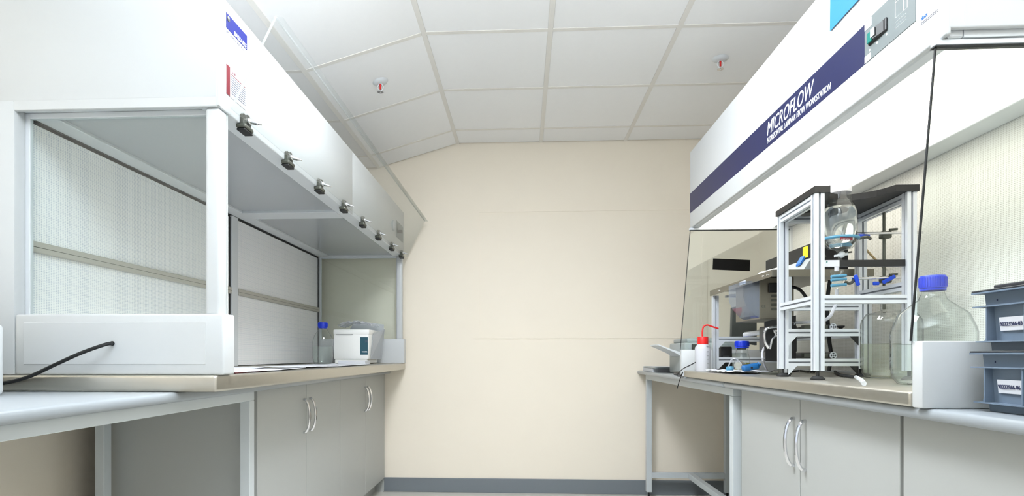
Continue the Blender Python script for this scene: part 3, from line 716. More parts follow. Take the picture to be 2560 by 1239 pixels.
# blue paper taped up
a_ = atX(2079, 77, GX); 
bp_ = [(GX-.002, Yp(2074, GX), zG(2074, -40)), (GX-.002, Yp(2079, GX), a_.z), (GX-.006, Yp(2150, GX), zG(2150, -2)), (GX-.002, Yp(2150, GX), zG(2150, -2)+.10), (GX-.002, Yp(2074, GX), zG(2150, -2)+.10)]
zb_ = a_.z; ytl = Yp(2078, GX); ytr = Yp(2160, GX)
tag(obj('blue_paper', MB().prism([(GX-.003, ytl, zb_), (GX-.003, ytr, zb_+.004), (GX-.0015, ytr, RZT-.02), (GX-.0015, ytl, RZT-.02)], (-.0008, 0, 0)), M_sky, loc=(GX-.002, ytl, zb_)), 'light blue paper sheet taped to the right hood above the stripe', 'paper')

# ================================================================= ALUMINIUM RIG
def extr(p0, p1, w_=.028, par=None, nm='beam', label=None):
    """slotted profile between two points (axis-aligned along one axis)"""
    p0 = Vector(p0); p1 = Vector(p1); d = p1-p0; L_ = d.length; z = d.normalized()
    x = Vector((1, 0, 0)) if abs(z.x) < .5 else Vector((0, 1, 0)); x = (x-z*x.dot(z)).normalized(); y = z.cross(x)
    M = Matrix(((x.x, y.x, z.x, p0.x), (x.y, y.y, z.y, p0.y), (x.z, y.z, z.z, p0.z), (0, 0, 0, 1)))
    h = w_/2; s = w_*.105; dd = w_*.22
    prof = []
    for k in range(4):
        a = k*PI/2; c_, sn = math.cos(a), math.sin(a)
        for q in ((h, -h), (h, -s), (h-dd, -s), (h-dd, s), (h, s)): prof.append((q[0]*c_-q[1]*sn, q[0]*sn+q[1]*c_, 0))
    m_ = MB().prism(prof, (0, 0, L_)).xf(M)
    o_ = obj(nm, m_, M_alum, par, label)
    sm = MB()  # dark strip in each groove stands in for its shade
    for k in range(4):
        q = M @ Matrix.Rotation(k*PI/2, 4, 'Z')
        sm.box(h-dd-.0006, h-dd+.0006, -s, s, 0, L_, M=q)
    obj('slot', sm, M_slot_shade, o_, 'dark groove of the slotted profile')
    return o_
rigc = (1.06, 1.99, RS)
A_ = atZ(1955, 940, RS); 
Ax, Ay = .935, 2.145; Bx, By = .925, 1.86; Cx, Cy = 1.205, 1.86; Dx, Dy = 1.235, 2.145
Bx = Xp(2044, By); Ax = Xp(1957, Ay); Cx = Xp(2273, Cy-.0); Dx = Xp(2152, Dy)
rig = thing('support_rig', 'tall slotted aluminium support rig with black top plate on the right steel worktop', 'laboratory rig', rigc)
ZR = 1.484
for x, y in ((Ax, Ay), (Bx, By), (Cx, Cy), (Dx, Dy)):
    extr((x, y, RS+.028), (x, y, ZR), par=rig, nm='post')
    obj('foot', MB().cyl((x, y, RS+.010), (x, y, RS+.028), .005).lathe([(0, 0), (.02, 0), (.021, .004), (.012, .011), (0, .011)], (x, y, RS+e)), M_rub, rig, 'black swivel foot', smooth=True)
def bm2(a, b_, z, w_=.026):
    a = Vector(a); b_ = Vector(b_); d_ = (b_-a).normalized()
    extr((*(a+d_*.014), z), (*(b_-d_*.014), z), w_, rig)
PA, PB, PC, PD = (Ax, Ay), (Bx, By), (Cx, Cy), (Dx, Dy)
zb_ = atY(2150, 748, By).z
for q in ((PB, PC), (PA, PB), (PA, PD)): bm2(q[0], q[1], zb_)
bm2(PC, PD, 1.20)
for q in ((PA, PB), (PC, PD), (PA, PD)): bm2(q[0], q[1], ZR-.014)
zl1 = atY(2060, 831, Ay).z; zl2 = atY(2060, 905, Ay).z
for z in (zl1, zl2): bm2(PA, PD, z)
for z in (zl1, zl2):
    for x0, sg in ((Ax+.014, 1), (Dx-.014, -1)):
        obj('gusset', MB().prism([(x0, Ay-.012, z-.013), (x0+sg*.03, Ay-.012, z-.013), (x0, Ay-.012, z-.045)], (0, .003, 0)), M_alum if sg > 0 else M_black, rig)
zbar = atY(2150, 658, By).z
br = obj('cross_bar', B(Bx+.015, Cx-.015, By-.006, By+.004, zbar-.010, zbar+.010), M_black, rig, 'flat black cross bar')
obj('bar_sticker', B(Bx+.017, Bx+.017+.045, By-.0072, By-.0062, zbar-.010, zbar+.0095), M_paper, br, 'small white sticker with green dot')
obj('sticker_dot', MB().cyl((Bx+.024, By-.0082, zbar+.004), (Bx+.024, By-.0073, zbar+.004), .0022), M_green, br)
# plate with concave cut-out
pz0, pz1 = ZR+.0005, ZR+.020
xs0 = Xp(2076, By-.02); xs1 = Xp(2240, By-.02)
poly = [(Ax-.018, Ay+.018), (Bx-.018, By-.02), (xs0, By-.02)]
for px_, py_ in ((2074, 480), (2086, 483.5), (2099, 485.5), (2114, 486), (2129, 485), (2150, 482.5), (2171, 479), (2192, 475), (2215, 469)):
    q_ = atZ(px_, py_, pz1); poly.append((q_.x, q_.y))
poly += [(xs1, By-.02), (Cx+.018, By-.02), (Dx+.018, Dy+.018)]
obj('top_plate', MB().prism([(x, y, pz0) for x, y in poly], (0, 0, pz1-pz0)), M_black, rig, 'black top plate with curved cut-out')
obj('plate_knob', MB().cyl((Ax+.06, 2.08, pz0-.012), (Ax+.06, 2.08, pz0), .03), M_dkgrey, rig, smooth=True)
obj('plate_nut', MB().cyl((Ax+.0, 2.02, pz1), (Ax+.0, 2.02, pz1+.006), .006, seg=6), M_black, rig)
# retort rod, bosses, clamps with blue screws
ry = 2.0; rx = Xp(2210, ry)
obj('stand_rod', MB().cyl((rx, ry, zb_-.02), (rx, ry, ZR-.001), .0045), M_gun, rig, 'vertical steel support rod', smooth=True)
vy = 1.965; vx = Xp(2100, vy)
zr1 = atY(2200, 588, ry).z; zr2 = atY(2200, 699, ry).z
def grip(z, x0, x1, lab):
    t_ = obj('clamp_rod', MB().cyl((x0, vy, z), (x1, ry-.012, z+.006), .004), M_chrome, rig, lab, smooth=True)
    obj('boss_head', MB().box(rx-.014, rx+.016, ry-.018, ry+.008, z-.012, z+.012, bev=.004).cyl((rx+.005, ry-.02, z+.014), (rx+.03, ry-.02, z+.016), .004), M_gun, t_, smooth=True)
    return t_
g1 = grip(zr1, vx+.05, rx+.115, 'upper clamp rod')
g2 = grip(zr2, vx+.035, rx+.09, 'lower clamp rod')
def wing(c, ang, par, L_=.018):
    q = Matrix.Translation(c) @ Matrix.Rotation(ang, 4, 'Y')
    obj('wing_screw', MB().box(-L_, L_, -.004, .004, -.006, .006, bev=.003, M=q), M_bclamp, par, 'blue wing screw', smooth=True)
wing(atY(2160, 590, vy-.01), 0.05, g1); wing(atY(2142, 700, vy-.01), 1.3, g2); wing(atY(2222, 698, ry-.03), -.5, g2, .022); wing(atY(2190, 708, ry-.03), .0, g2, .01)
vr = .049
zv = atY(2100, 597, vy).z
rgm = MB(); rgm.tube([(vx+(vr+.003)*math.cos(a), vy+(vr+.003)*math.sin(a), zv) for a in [i*2*PI/24 for i in range(25)]], .005, smooth=0)
obj('clamp_ring', rgm, M_lblue, g1, 'light blue clamp ring', smooth=True)
jaw = MB().tube([(vx+.055, vy-.01, zv), (vx+.075, vy-.02, zv+.002), (vx+.095, vy, zv)], .005)
obj('clamp_jaw', jaw, M_gun, g1, smooth=True)
zv2 = atY(2090, 700, vy).z; v2x = Xp(2092, vy)
for dz in (0.009, -.002, -.02):
    obj('clamp_finger', MB().cyl((v2x-.028, vy-.02, zv2+dz), (v2x+.02, vy-.018, zv2+dz+.004), .0048), M_lblue, g2, 'light blue clamp finger', smooth=True)
obj('clamp_jaw', MB().tube([(v2x+.02, vy-.01, zv2-.006), (v2x+.035, vy-.012, zv2-.012), (v2x+.055, vy, zv2)], .005), M_gun, g2, smooth=True)
# vessel
def zy(py): return atY(2100, py, vy).z
V = thing('glass_vessel', 'large clear glass vessel hung upside down in the aluminium rig', 'glassware', (vx, vy, zy(652)))
vz = zy(626); prof = [(.006, zy(652)-vz), (.005, zy(640)-vz), (.012, .0), (.034, .006), (.046, .016), (vr, .028), (vr, zy(530)-vz), (.045, zy(518)-vz), (.036, zy(508)-vz), (.033, zy(500)-vz), (.033, zy(484)-vz)]
obj('glass_body', MB().lathe(prof, (vx, vy, vz)), M_glass, V, smooth=True)
obj('neck_ring', MB().lathe([(.033, 0), (.037, .002), (.037, .008), (.033, .010)], (vx, vy, zy(510))), M_glass, V, smooth=True)
obj('lid', MB().lathe([(0, zy(459)-vz), (.031, zy(459)-vz), (.033, zy(462)-vz), (.033, zy(483)-vz), (0, zy(483)-vz)], (vx, vy, vz)), M_pe, V, 'cloudy white lid', smooth=True)
obj('valve', MB().ball((vx+.004, vy-.002, zy(636)), .011).cyl((vx-.018, vy, zy(640)), (vx+.022, vy-.006, zy(635)), .004), M_white2, V, 'white valve', smooth=True)
obj('liquid', MB().lathe([(0, .004), (.03, .008), (vr*.96, .03), (vr*.97, zy(530)-vz), (.043, zy(519)-vz), (0, zy(519)-vz)], (vx, vy, vz)), M_refr, V, smooth=True)
obj('vessel_label', MB().prism([(vx-.026, vy-.0505, zy(608)), (vx+.012, vy-.0505, zy(608)), (vx+.012, vy-.0505, zy(600)), (vx-.026, vy-.0505, zy(600))], (0, -.0005, 0)), M_redp, V, 'small red and white label')
text('lettering', 'CHEMICAL', .006, (vx-.024, vy-.0512, zy(606.5)), (1, 0, 0), (0, 0, 1), M_txt, V)
# lower glass joint and tube
J = thing('glass_joint', 'small glass flask joint held below the hanging vessel by light blue clamps', 'glassware', (v2x, vy, zv2-.03))
obj('glass_body', MB().lathe([(.004, -.03), (.006, -.022), (.015, -.014), (.0175, 0), (.015, .014), (.008, .02), (.008, .032)], (v2x, vy, zv2)), M_glass, J, smooth=True)
obj('side_neck', MB().cyl((v2x-.008, vy, zv2+.012), (v2x-.018, vy, zv2+.032), .005, caps=False).cyl((v2x+.008, vy, zv2+.012), (v2x+.018, vy, zv2+.034), .005, caps=False), M_glass, J, smooth=True)
obj('stopper', MB().cyl((v2x, vy, zv2+.03), (v2x, vy, zv2+.048), .007), M_pe, J, smooth=True)
tpts = [(v2x, vy, zv2-.03), (v2x-.002, vy, zv2-.07), atY(2085, 770, vy), atY(2070, 795, vy), atY(2040, 803, vy+.05), atY(1990, 806, vy+.25)]
tag(obj('clear_hose', MB().tube(tpts, .0055), M_film, smooth=True, loc=(v2x, vy, zv2-.03)), 'clear hose running down from the small flask joint inside the rig', 'hose')

# ================================================================= SECOND FRAME WITH STEEL SHELF
fr2 = thing('instrument_stand', 'low aluminium instrument stand with steel shelf behind the tall rig', 'stand', (1.08, 2.5, RS))
sx0 = .905; fy0, fy1 = 2.195, Yp(1788, sx0+.014)
px0_ = sx0+.014; sx1 = 1.24; SHZ = 1.272
for x, y in ((.958, fy0), (px0_, fy1), (sx1, fy0), (sx1, fy1)):
    extr((x, y, RS+.012), (x, y, SHZ), .026, fr2, 'post')
    obj('foot', MB().lathe([(0, 0), (.014, 0), (.014, .004), (.006, .0115), (0, .0115)], (x, y, RS+e)), M_rub, fr2, smooth=True)
for z in (1.065, .966):
    extr((px0_+.013, fy1, z), (sx1-.013, fy1, z), .024, fr2)
    extr((sx1, fy0+.013, z), (sx1, fy1-.013, z), .024, fr2)
    obj('gusset', MB().prism([(px0_+.013, fy1-.012, z-.012), (px0_+.043, fy1-.012, z-.012), (px0_+.013, fy1-.012, z-.042)], (0, .003, 0)), M_alum, fr2)
shf = MB().box(sx0-.006, sx1+.02, fy0-.015, fy1+.016, SHZ+.022, SHZ+.026).box(sx0-.006, sx0-.003, fy0-.015, fy1+.016, SHZ+.0005, SHZ+.022).box(sx0-.003, sx1+.02, fy0-.015, fy0-.012, SHZ+.0005, SHZ+.022)
shel = obj('shelf', shf, M_steel2, fr2, 'brushed steel shelf with turned-down edge')
for yy_ in (fy1-.12, fy0+.06, fy0+.02): obj('bolt', MB().cyl((sx0-.009, yy_, SHZ+.012), (sx0-.006, yy_, SHZ+.012), .004), M_chrome, shel)
obj('shelf_label', B(sx0-.0068, sx0-.006, Yp(1868, sx0), Yp(1853, sx0), SHZ+.006, SHZ+.020), M_paper, shel, 'small white label')
obj('lamp_bar', MB().box(sx0+.05, sx1-.02, fy1-.10, fy1-.08, SHZ-.012, SHZ-.002).box(sx0+.05, sx1-.02, fy1-.05, fy1-.03, SHZ-.012, SHZ-.002), M_white2, shel)
# hung power box
pb0 = Xp(1899, 2.36); pb1 = Xp(1985, 2.36)
pw = obj('power_box', B(pb0, pb1, 2.36, 2.62, 1.13, SHZ+.0215, bev=.002, seg=1), M_steel2, fr2, 'steel power supply box')
def zb2(py): return atY(1930, py, 2.36).z
obj('socket', B(Xp(1920, 2.36), Xp(1946, 2.36), 2.350, 2.3595, zb2(731), zb2(707), bev=.003), M_black, pw)
for i in range(4): obj('vent', B(Xp(1928, 2.36), Xp(1950, 2.36), 2.358, 2.3598, zb2(742+i*11), zb2(736+i*11), bev=.0005, seg=1), M_gun, pw)
text('lettering', 'CE', .014, (Xp(1903, 2.36), 2.3595, zb2(768)), (1, 0, 0), (0, 0, 1), M_gun, pw)
clr = [(Xp(1857, 2.36), 2.36, zb2(703)), (pb0-.001, 2.36, zb2(700)), (pb0-.001, 2.36, zb2(793)), (Xp(1888, 2.36), 2.36, zb2(788)), (Xp(1866, 2.36), 2.36, zb2(764)), (Xp(1857, 2.36), 2.36, zb2(740))]
obj('clear_cover', MB().prism(clr, (0, .16, 0)), glass('blue_tint_plastic', (232, 236, 242), (130, 145, 175), 1.5, .6, body=.12, bodycol=(190, 200, 215)), pw, 'clear plastic side cover')
# items on the shelf
SH = SHZ+.0265
ic = thing('controller_box', 'long black controller box with yellow sticker on the steel shelf', 'instrument', (1.12, 2.35, SH))
ix0 = 1.055; iy0, iy1 = 2.19, 2.62
obj('casing', B(ix0, ix0+.12, iy0, iy1, SH+e, 1.40, bev=.002, seg=1), M_black, ic)
obj('grey_face', MB().prism([(ix0-.03, iy0+.02, SH+e), (ix0-.0005, iy0+.02, 1.345), (ix0-.0005, iy0+.02, SH+e)], (0, iy1-iy0-.04, 0)), M_grey, ic, 'sloping grey front')
ysy = Yp(2014, ix0)
obj('warning_sticker', B(ix0-.0012, ix0-.0002, ysy-.02, ysy+.02, 1.352, 1.394, bev=.0004, seg=1), M_yel, ic, 'yellow warning sticker')
obj('tape', MB().prism([(ix0-.018, iy0+.07, SH+.026), (ix0-.0015, iy0+.07, 1.347), (ix0-.001, iy0+.07, 1.362), (ix0-.018, iy0+.07, SH+.034)], (0, .035, 0)), M_tape, ic, 'strip of blue tape')
obj('bracket', MB().cyl((ix0+.03, iy0-.012, 1.345), (ix0+.03, iy0, 1.345), .006).cyl((ix0+.07, iy0-.02, 1.35), (ix0+.12, iy0-.02, 1.358), .003), M_gun, ic, smooth=True)
wp = atX(1945, 655, .96)
tag(obj('white_probe', MB().cyl((.955, 2.42, SH+.0125), (.965, 2.26, SH+.0125), .012, .009).cyl((.955, 2.42, SH+.0125), (.953, 2.45, SH+.0125), .006), M_white, smooth=True, loc=(.96, 2.35, SH)), 'white probe lying at the aisle edge of the steel shelf', 'probe')
# black panel unit below with chrome rods
mu = thing('pump_unit', 'black pump unit with bent chrome tubing below the steel shelf', 'pump', (1.02, 2.36, RS))
my = 2.30
mx0, mx1 = Xp(1912, my), Xp(1990, my)
def zm(py): return atY(1950, py, my).z
obj('front_plate', MB().prism([(mx0, my, zm(803)), (mx1, my, zm(788)), (mx1, my, zm(905)), (mx0+.003, my, zm(902))], (0, .008, 0)), M_black, mu)
obj('motor', B(mx0+.04, mx1+.01, my+.01, my+.16, zm(880), zm(812), bev=.006), M_dkgrey, mu, smooth=True)
obj('stand_leg', MB().cyl((mx0+.07, my+.03, RS+e), (mx0+.07, my+.03, zm(880)), .007).box(mx0+.03, mx0+.11, my+.02, my+.14, RS+e, RS+.008), M_gun, mu)
obj('chrome_tube', MB().tube([atY(1922, 870, my-.02), atY(1912, 850, my-.02), atY(1912, 828, my-.02), atY(1922, 819, my-.02), atY(1950, 815, my-.02), atY(1985, 808, my-.02)], .0055).tube([atY(1925, 872, my-.015), atY(1930, 850, my-.015), atY(1940, 838, my-.015), atY(1936, 826, my-.015), atY(1946, 830, my-.015)], .004), M_chrome, mu, 'bent chrome tubing', smooth=True)
obj('latch', B(Xp(1975, my-.02), Xp(1982, my-.02), my-.03, my-.001, zm(822), zm(808)), M_black, mu)
# linear rails running under the shelf
lr = thing('linear_rail', 'upper aluminium rail with chrome end running towards the black pump unit', 'rail', (1.0, 2.6, 1.08))
obj('rail_bar', MB().tube([atY(1862, 836, 2.62), atY(1930, 826, 2.45)], .011, smooth=0), M_alum, lr, smooth=True)
obj('end_fitting', MB().ball(atY(1861, 837, 2.625), .008), M_chrome, lr, smooth=True)
for k, (py, lab) in enumerate(((817, 'short slotted rail with round knob on the upper beam of the rig'), (888, 'short slotted rail resting above the lower beam of the rig'))):
    yy_ = 2.19; cc = atY(2083, py, yy_)
    t_ = thing('slotted_rail', lab, 'rail', cc)
    m_ = MB().cyl((cc.x, yy_, cc.z), (cc.x, yy_+.35, cc.z), .0115, seg=20)
    obj('rail_tube', m_, M_dkgrey, t_, smooth=True)
    x_ = MB().box(-.012, .012, -.003, 0, -.0025, .0025, M=Matrix.Translation(cc) @ Matrix.Rotation(PI/4, 4, 'Y')).box(-.012, .012, -.003, 0, -.0025, .0025, M=Matrix.Translation(cc) @ Matrix.Rotation(-PI/4, 4, 'Y'))
    x_.tube([cc+Vector((.0115*math.cos(a), -.001, .0115*math.sin(a))) for a in [i*2*PI/16 for i in range(17)]], .002, seg=5, smooth=0)
    obj('rail_end', x_, M_alum, t_, 'cross-shaped rail end')
    obj('side_bar', B(cc.x-.10, cc.x-.014, yy_+.005, yy_+.03, cc.z-.008, cc.z+.008, bev=.002), M_gun, t_)
    if k == 0:
        kb = atY(2102, 820, yy_); obj('knob', MB().lathe([(.005, -.010), (.006, 0), (.012, .004), (.013, .009), (.0, .009)], (kb.x, kb.y, kb.z)), M_black, t_, smooth=True)
# cables around the rig
def cable(nm, lab, pts, r=.005, m_=M_rub): return tag(obj(nm, MB().tube(pts, r), m_, smooth=True, loc=tuple(Vector(pts[0]))), lab, 'cable')
cable('power_cable', 'black power cable leaving the steel power box in a loop', [atY(1945, 718, 2.34), atY(1985, 718, 2.30), atY(2010, 735, 2.26), atY(2040, 790, 2.3), atY(2055, 830, 2.45), atY(2057, 900, 2.5), (1.2, 2.5, RS+.006)], .006)
cable('power_cable', 'thick black cable hanging inside the tall rig', [atY(2075, 700, 2.25), atY(2068, 760, 2.26), atY(2072, 840, 2.27), atY(2078, 890, 2.28), atY(2072, 925, 2.3)], .007)
cable('power_cable', 'black cable lying on the steel worktop with white plug end', [atZ(2082, 922, RS+.006), atZ(2095, 934, RS+.006), atZ(2125, 940, RS+.006), atZ(2140, 942, RS+.006)], .005)
tag(obj('plug', MB().tube([atZ(2140, 942, RS+.006), atZ(2153, 950, RS+.0065), atZ(2160, 958, RS+.0065)], .006), M_white, smooth=True, loc=tuple(atZ(2150, 950, RS+.006))), 'white cable plug lying on the steel worktop by the rig foot', 'plug')
cable('power_cable', 'thin black cable on the steel worktop beneath the instrument stand', [atZ(1980, 928, RS+.005), atZ(2000, 926, RS+.005), atZ(2025, 929, RS+.005), atZ(2040, 926, RS+.005)], .004)
cable('tubing', 'cream tube slanting down behind the tall rig', [atY(2155, 612, 2.2), atY(2190, 650, 2.24), atY(2225, 685, 2.28), atY(2240, 705, 2.3)], .004, M_wood)
cable('tubing', 'white tubing looping down beside the black pump unit', [atY(1915, 860, 2.42), atY(1906, 880, 2.4), atY(1908, 903, 2.38), atZ(1922, 927, RS+.005), atZ(1945, 920, RS+.005)], .004, M_pe)
# black adapter & battery box low on the steel behind the stand
ad = thing('power_adapter', 'black power adapter brick behind the far beams of the instrument stand', 'adapter', (1.05, 2.9, RS))
ax_ = atY(1797, 900, 2.93)
obj('casing', B(ax_.x, ax_.x+.055, 2.90, 2.98, RS+.0005, 1.03, bev=.006), M_black, ad, smooth=True)
obj('button', B(ax_.x+.01, ax_.x+.04, 2.895, 2.90, .97, .985), M_dkgrey, ad)
tb2 = thing('test_box', 'small grey box with yellow knob behind the blue-capped small bottle', 'instrument', (1.1, 2.9, RS))
o_ = atY(1822, 890, 2.93); obj('casing', B(o_.x, o_.x+.08, 2.91, 2.98, RS+.0005, 1.0, bev=.003), M_grey, tb2)
obj('knob', MB().cyl((o_.x+.025, 2.895, .965), (o_.x+.025, 2.91, .965), .012), M_yel, tb2, 'yellow knob', smooth=True)

# ================================================================= BOTTLES AND SMALL THINGS, RIGHT
bc = Vector((Xp(2332, 1.56), 1.56, RS+e))
h5 = atY(2332, 690, 1.56).z-RS
big = bottle('reagent_bottle', 'large blue-capped clear glass bottle beside the grey totes', bc, .092, h5, .029, .032, M_cap, M_liq, .37, 'blue-capped glass bottles', shoulder=.56)
bc2 = Vector((Xp(2228, 2.02), 2.02, RS+e))
bottle('carboy', 'large clear glass bottle with pale liquid behind the large blue-capped bottle', bc2, .088, .258, .03, .03, M_cap, M_liqg, .44, shoulder=.80, nocap=True, neck=.03)
c3 = atZ(1855, 925, RS); c3 = Vector((Xp(1855, 2.66), 2.66, RS+e))
bottle('reagent_bottle', 'small blue-capped glass bottle with yellowish liquid by the white tissue', c3, .032, atY(1855, 852, 2.66).z-RS, .0295*1.0, .026, M_cap, M_liqy, .3, 'blue-capped glass bottles', shoulder=.52, neck=.02)
# wash bottle
wc = Vector((Xp(1757, 2.83), 2.83, RS+e))
W = thing('wash_bottle', 'milky plastic wash bottle with red cap and bent red spout', 'bottle', wc)
def zw(py): return atY(1757, py, 2.83).z-wc.z
r_ = .036
obj('body', MB().lathe([(0, 0), (r_*.92, 0), (r_, .006), (r_, zw(872)), (r_*.96, zw(867)), (r_*.78, zw(863)), (r_*.74, zw(860))], wc), M_pe, W, smooth=True)
obj('liquid', MB().lathe([(0, .003), (r_*.9, .003), (r_*.95, .008), (r_*.95, .075), (0, .075)], wc), M_liq, W, smooth=True)
cpw = obj('cap', MB().lathe([(0, zw(841)), (r_*.66, zw(841)), (r_*.7, zw(842.5)), (r_*.7, zw(860)), (0, zw(860))], wc), M_red, W, 'red screw cap', smooth=True)
tp = [(wc.x-.002, wc.y, wc.z+zw(841)), atY(1756, 828, 2.83), atY(1759, 816, 2.83), atY(1768, 812, 2.83), atY(1778, 815, 2.83), atY(1796, 821, 2.83)]
obj('spout', MB().tube(tp, .0038), M_red, W, 'bent red spout', smooth=True)
gr = MB()
for i in range(5): gr.box(wc.x+.008, wc.x+.016, wc.y-r_-.0006, wc.y-r_+.006, wc.z+.02+i*.018, wc.z+.0216+i*.018)
gr.box(wc.x+.006, wc.x+.018, wc.y-r_-.0006, wc.y-r_+.006, wc.z+.118, wc.z+.1195)
obj('graduation', gr, M_gun, W, 'printed graduation marks')
# tissue, gauge, blue grip, little cap
tx0, tx1 = Xp(1790, 2.55), Xp(1935, 2.5)
tg = crumple(.83, 1.02, 2.42, 2.74, RS+.0015, .0085, seed=9)
tag(obj('tissue', tg, M_paper, loc=(.92, 2.58, RS)), 'crumpled white tissue spread on the steel worktop beside the small bottle', 'tissue')
gz_ = RS+.0145
gc = atY(1848, 912, 2.5); gg = thing('pressure_gauge', 'small round chrome pressure gauge lying on the tissue', 'gauge', (gc.x, 2.5, RS+.008))
obj('case', MB().cyl((gc.x-.008, 2.49, gc.z-.002), (gc.x+.014, 2.515, gc.z-.002), .017), M_chrome, gg, smooth=True)
obj('dial', MB().cyl((gc.x-.0085, 2.4895, gc.z-.002), (gc.x-.008, 2.49, gc.z-.002), .014), M_dial, gg)
obj('stem', MB().cyl((gc.x+.014, 2.515, gc.z-.002), (gc.x+.035, 2.53, gc.z-.004), .008), M_blue, gg, smooth=True)
bg = atY(1876, 919, 2.42)
gp = thing('rubber_grip', 'blue rubber pipette bulb lying in front of the small bottle', 'tool', (bg.x, 2.42, RS))
m_ = MB().box(-.034, .034, -.014, .014, -.013, .013, bev=.010, seg=4).cyl((.026, 0, 0), (.038, 0, .008), .009)
m_.xf(Matrix.Translation((bg.x, 2.42, RS+.028)) @ Matrix.Rotation(-.18, 4, 'Y')); obj('body', m_, M_bobj, gp, smooth=True)
obj('hole', MB().cyl((bg.x, 2.4045, RS+.026), (bg.x, 2.41, RS+.026), .0045), M_black, gp)
lc = atY(1825, 915, 2.52)
tag(obj('coupling', MB().cyl((lc.x-.01, 2.52, RS+.02), (lc.x+.012, 2.53, RS+.02), .010).ball((lc.x, 2.52, RS+.02), .011), M_lblue, smooth=True, loc=(lc.x, 2.52, RS+.01)), 'small light blue and clear tube coupling on the tissue', 'coupling')
cable('tubing', 'clear tube arching from the coupling to the gauge', [(lc.x-.008, 2.52, RS+.024), atY(1828, 900, 2.51), atY(1838, 896, 2.5), atY(1848, 903, 2.5)], .003, M_film)
# cable over the edge at the far end
edge = [atY(1738, 905, 2.93), atY(1722, 915, 2.9), atY(1706, 922, 2.9), atY(1694, 932, 2.88), atY(1700, 938, 2.86), atX(1712, 925, .80), atX(1700, 950, .795), atX(1693, 970, .80)]
edge = [atY(1739, 905, 2.745), atY(1724, 913, 2.77), atY(1708, 921, 2.85), atX(1697, 931, .79), atX(1692, 938, .79), atX(1700, 940, .792), atX(1707, 930, .794), atX(1699, 950, .794), atX(1693, 970, .796)]
cable('data_cable', 'thin black cable drooping over the worktop edge near the wash bottle', edge, .0022)
# ================================================================= FAR END OF RIGHT BENCH
prx0, prx1 = .90, 1.20
pr_ = thing('printer', 'grey benchtop printer with raised paper tray, beyond the far glass of the right hood', 'printer', (1.1, 3.55, RT))
obj('casing', B(prx0+.0, prx1, 3.34, 3.68, RT+e, 1.06, bev=.012, seg=3), M_grey, pr_, smooth=True)
obj('lid', B(prx0+.02, prx1-.02, 3.36, 3.66, 1.0605, 1.085, bev=.008, seg=2), M_grey, pr_, smooth=True)
obj('control_panel', B(prx0+.04, prx0+.08, 3.337, 3.3405, 1.0, 1.05), M_gun, pr_)
tr_ = [(prx0+.01, 3.40, .975), (prx0-.03, 3.40, 1.0), (.845, 3.40, 1.012), (.77, 3.40, 1.045), (.77, 3.40, 1.051), (.845, 3.40, 1.022), (prx0-.03, 3.40, 1.014), (prx0+.01, 3.40, 1.0)]
pt = obj('paper_tray', MB().prism(tr_, (0, .22, 0)), M_white2, pr_, 'tilted paper tray')
obj('tray_window', MB().prism([(.835, 3.43, 1.0235), (.79, 3.43, 1.0435), (.79, 3.43, 1.0445), (.835, 3.43, 1.0245)], (0, .16, 0)), M_dkgrey, pt)
lp = thing('laptop', 'closed dark grey laptop on the pale worktop by the far glass', 'laptop', (.92, 3.25, RT))
obj('base', B(.825, 1.0, 3.10, 3.28, RT+e, RT+.013, bev=.003), M_dkgrey, lp, smooth=True)
obj('screen_lid', B(.825, 1.0, 3.10, 3.28, RT+.0135, RT+.020, bev=.003), M_gun, lp, smooth=True)
tag(obj('book', B(.825, 1.02, 3.80, 4.10, RT+e, RT+.026, bev=.002), M_paper, loc=(.92, 3.9, RT)), 'thick white document block at the far end of the right bench', 'book')
tag(obj('magazine', B(.822, 1.02, 3.72, 4.08, RT+.0265, RT+.034, bev=.001, M=Matrix.Translation((0, 0, 0))), M_grey, loc=(.92, 3.85, RT+.0265)), 'grey-edged magazine on top of the white document block', 'magazine')
tag(obj('paper_sheet', B(.83, 1.04, 3.70, 3.95, RT+.0345, RT+.0355), M_paper, loc=(.92, 3.75, RT+.0345)), 'loose white sheet on top of the grey-edged magazine', 'paper')
mn = thing('monitor', 'dark flat monitor standing behind the far glass of the right hood', 'monitor', (1.3, 3.3, RT))
mmx0, mmx1 = Xp(1829, 3.18), Xp(1903, 3.18)
obj('screen', MB().prism([(mmx0, 3.18, atY(1829, 850, 3.18).z), (mmx1, 3.24, atY(1829, 862, 3.18).z), (mmx1, 3.24, atY(1890, 752, 3.18).z), (mmx0+.005, 3.18, atY(1829, 768, 3.18).z)], (.0, .03, 0)), M_dkgrey, mn)
obj('stand_neck', B((mmx0+mmx1)/2-.02, (mmx0+mmx1)/2+.02, 3.235, 3.26, RT+.012, 1.15), M_black, mn)
obj('stand_base', B(mmx0-.0, mmx1-.02, 3.15, 3.33, RT+e, RT+.012, bev=.004), M_black, mn)
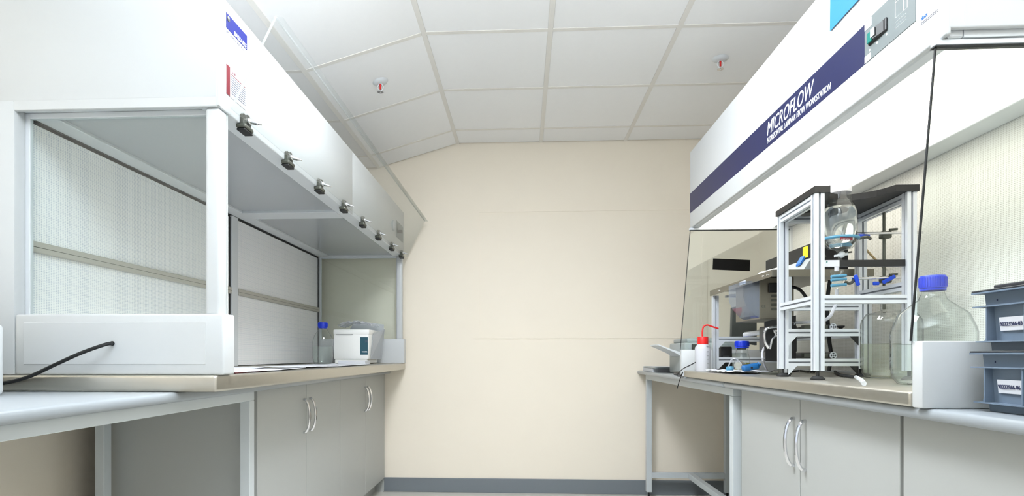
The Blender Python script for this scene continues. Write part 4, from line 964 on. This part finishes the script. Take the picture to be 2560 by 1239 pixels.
# ================================================================= TOTES
def tote(z0, dx, dy, code, label):
    y1 = 1.185+dy; y0 = y1-.30; x0 = .888+dx; x1 = x0+.20; h = .112
    T = thing('storage_tote', label, 'storage box', ((x0+x1)/2, (y0+y1)/2, z0), group='stacked blue-grey totes')
    ta = .008
    b = MB(); bmv = bmesh.new()
    lo = [bmv.verts.new(p) for p in ((x0+ta, y0+ta, z0+e), (x1-ta, y0+ta, z0+e), (x1-ta, y1-ta, z0+e), (x0+ta, y1-ta, z0+e))]
    hi = [bmv.verts.new(p) for p in ((x0, y0, z0+h), (x1, y0, z0+h), (x1, y1, z0+h), (x0, y1, z0+h))]
    hi2 = [bmv.verts.new(p) for p in ((x0+.003, y0+.003, z0+h), (x1-.003, y0+.003, z0+h), (x1-.003, y1-.003, z0+h), (x0+.003, y1-.003, z0+h))]
    lo2 = [bmv.verts.new(p) for p in ((x0+ta+.003, y0+ta+.003, z0+.004), (x1-ta-.003, y0+ta+.003, z0+.004), (x1-ta-.003, y1-ta-.003, z0+.004), (x0+ta+.003, y1-ta-.003, z0+.004))]
    bmv.faces.new(lo[::-1]); bmv.faces.new(lo2)
    for i in range(4):
        j = (i+1) % 4
        bmv.faces.new((lo[i], lo[j], hi[j], hi[i])); bmv.faces.new((hi[i], hi[j], hi2[j], hi2[i])); bmv.faces.new((hi2[i], hi2[j], lo2[j], lo2[i]))
    bmesh.ops.recalc_face_normals(bmv, faces=bmv.faces); b._merge(bmv)
    body = obj('body', b, M_tote, T)
    rm = MB().box(x0-.016, x0, y0-.01, y1+.012, z0+h-.003, z0+h).box(x1, x1+.012, y0-.01, y1+.012, z0+h-.003, z0+h).box(x0, x1, y1, y1+.012, z0+h-.003, z0+h).box(x0, x1, y0-.01, y0, z0+h-.003, z0+h)
    obj('rim', rm, M_tote, T)
    rb = MB().box(x0-.014, x0+.006, y0, y1+.012, z0+.083, z0+.0855).box(x0-.014, x0+.008, y0, y1+.004, z0+.016, z0+.0185)
    rb.box(x0, x1, y1-.004, y1+.012, z0+.083, z0+.0855).box(x0+.006, x1, y1-.010, y1+.006, z0+.016, z0+.0185)
    for yy_ in (y1-.020, y1-.105, y0+.105, y0+.020): rb.box(x0-.012, x0+.007, yy_-.0012, yy_+.0012, z0+.0185, z0+.083)
    rb.prism([(x0+.004, y1-.004, z0+.0185), (x0+.004, y1+.006, z0+.0185), (x0+.003, y1-.004, z0+.034)], (.002, 0, 0))
    obj('rib', rb, M_tote, T, 'moulded strengthening ribs')
    ya = y1-.036; lx = x0+.0025
    lbz0, lbz1 = z0+.037, z0+.062
    lo_ = obj('label_plate', MB().prism([(lx+.0005, ya, lbz0), (lx-.0000, ya-.062, lbz0), (lx-.003, ya-.062, lbz1), (lx-.0025, ya, lbz1)], (-.001, 0, 0)), M_paper, T, 'white number label')
    text('lettering', code, .0108, (lx-.0028, ya-.002, lbz0+.0085), (0, -1, 0), (-.09, 0, 1), M_txtd, lo_, sx=.86)
    text('lettering', 'II', .006, (x0-.0006, y1-.03, z0+.093), (0, -1, 0), (0, 0, 1), M_txtd, T)
    ld = obj('lid', B(x0-.016, x1+.012, y0-.01, y1+.012, z0+h+.0003, z0+h+.0035, bev=.001, seg=1), M_toted, T, 'dark lid')
    return z0+h+.0035
z1 = tote(RT, 0, 0, '90223566-06', 'blue-grey plastic tote labelled 90223566-06, bottom of the stack')
z2 = tote(z1+e, .002, -.002, '90223566-03', 'blue-grey plastic tote labelled 90223566-03, top of the stack')
tag(obj('loose_lid', B(.885, 1.07, .89, 1.155, z2+.0005, z2+.008, bev=.002), M_toted, loc=(.98, 1.02, z2)), 'dark flat lid lying on the upper tote', 'lid')
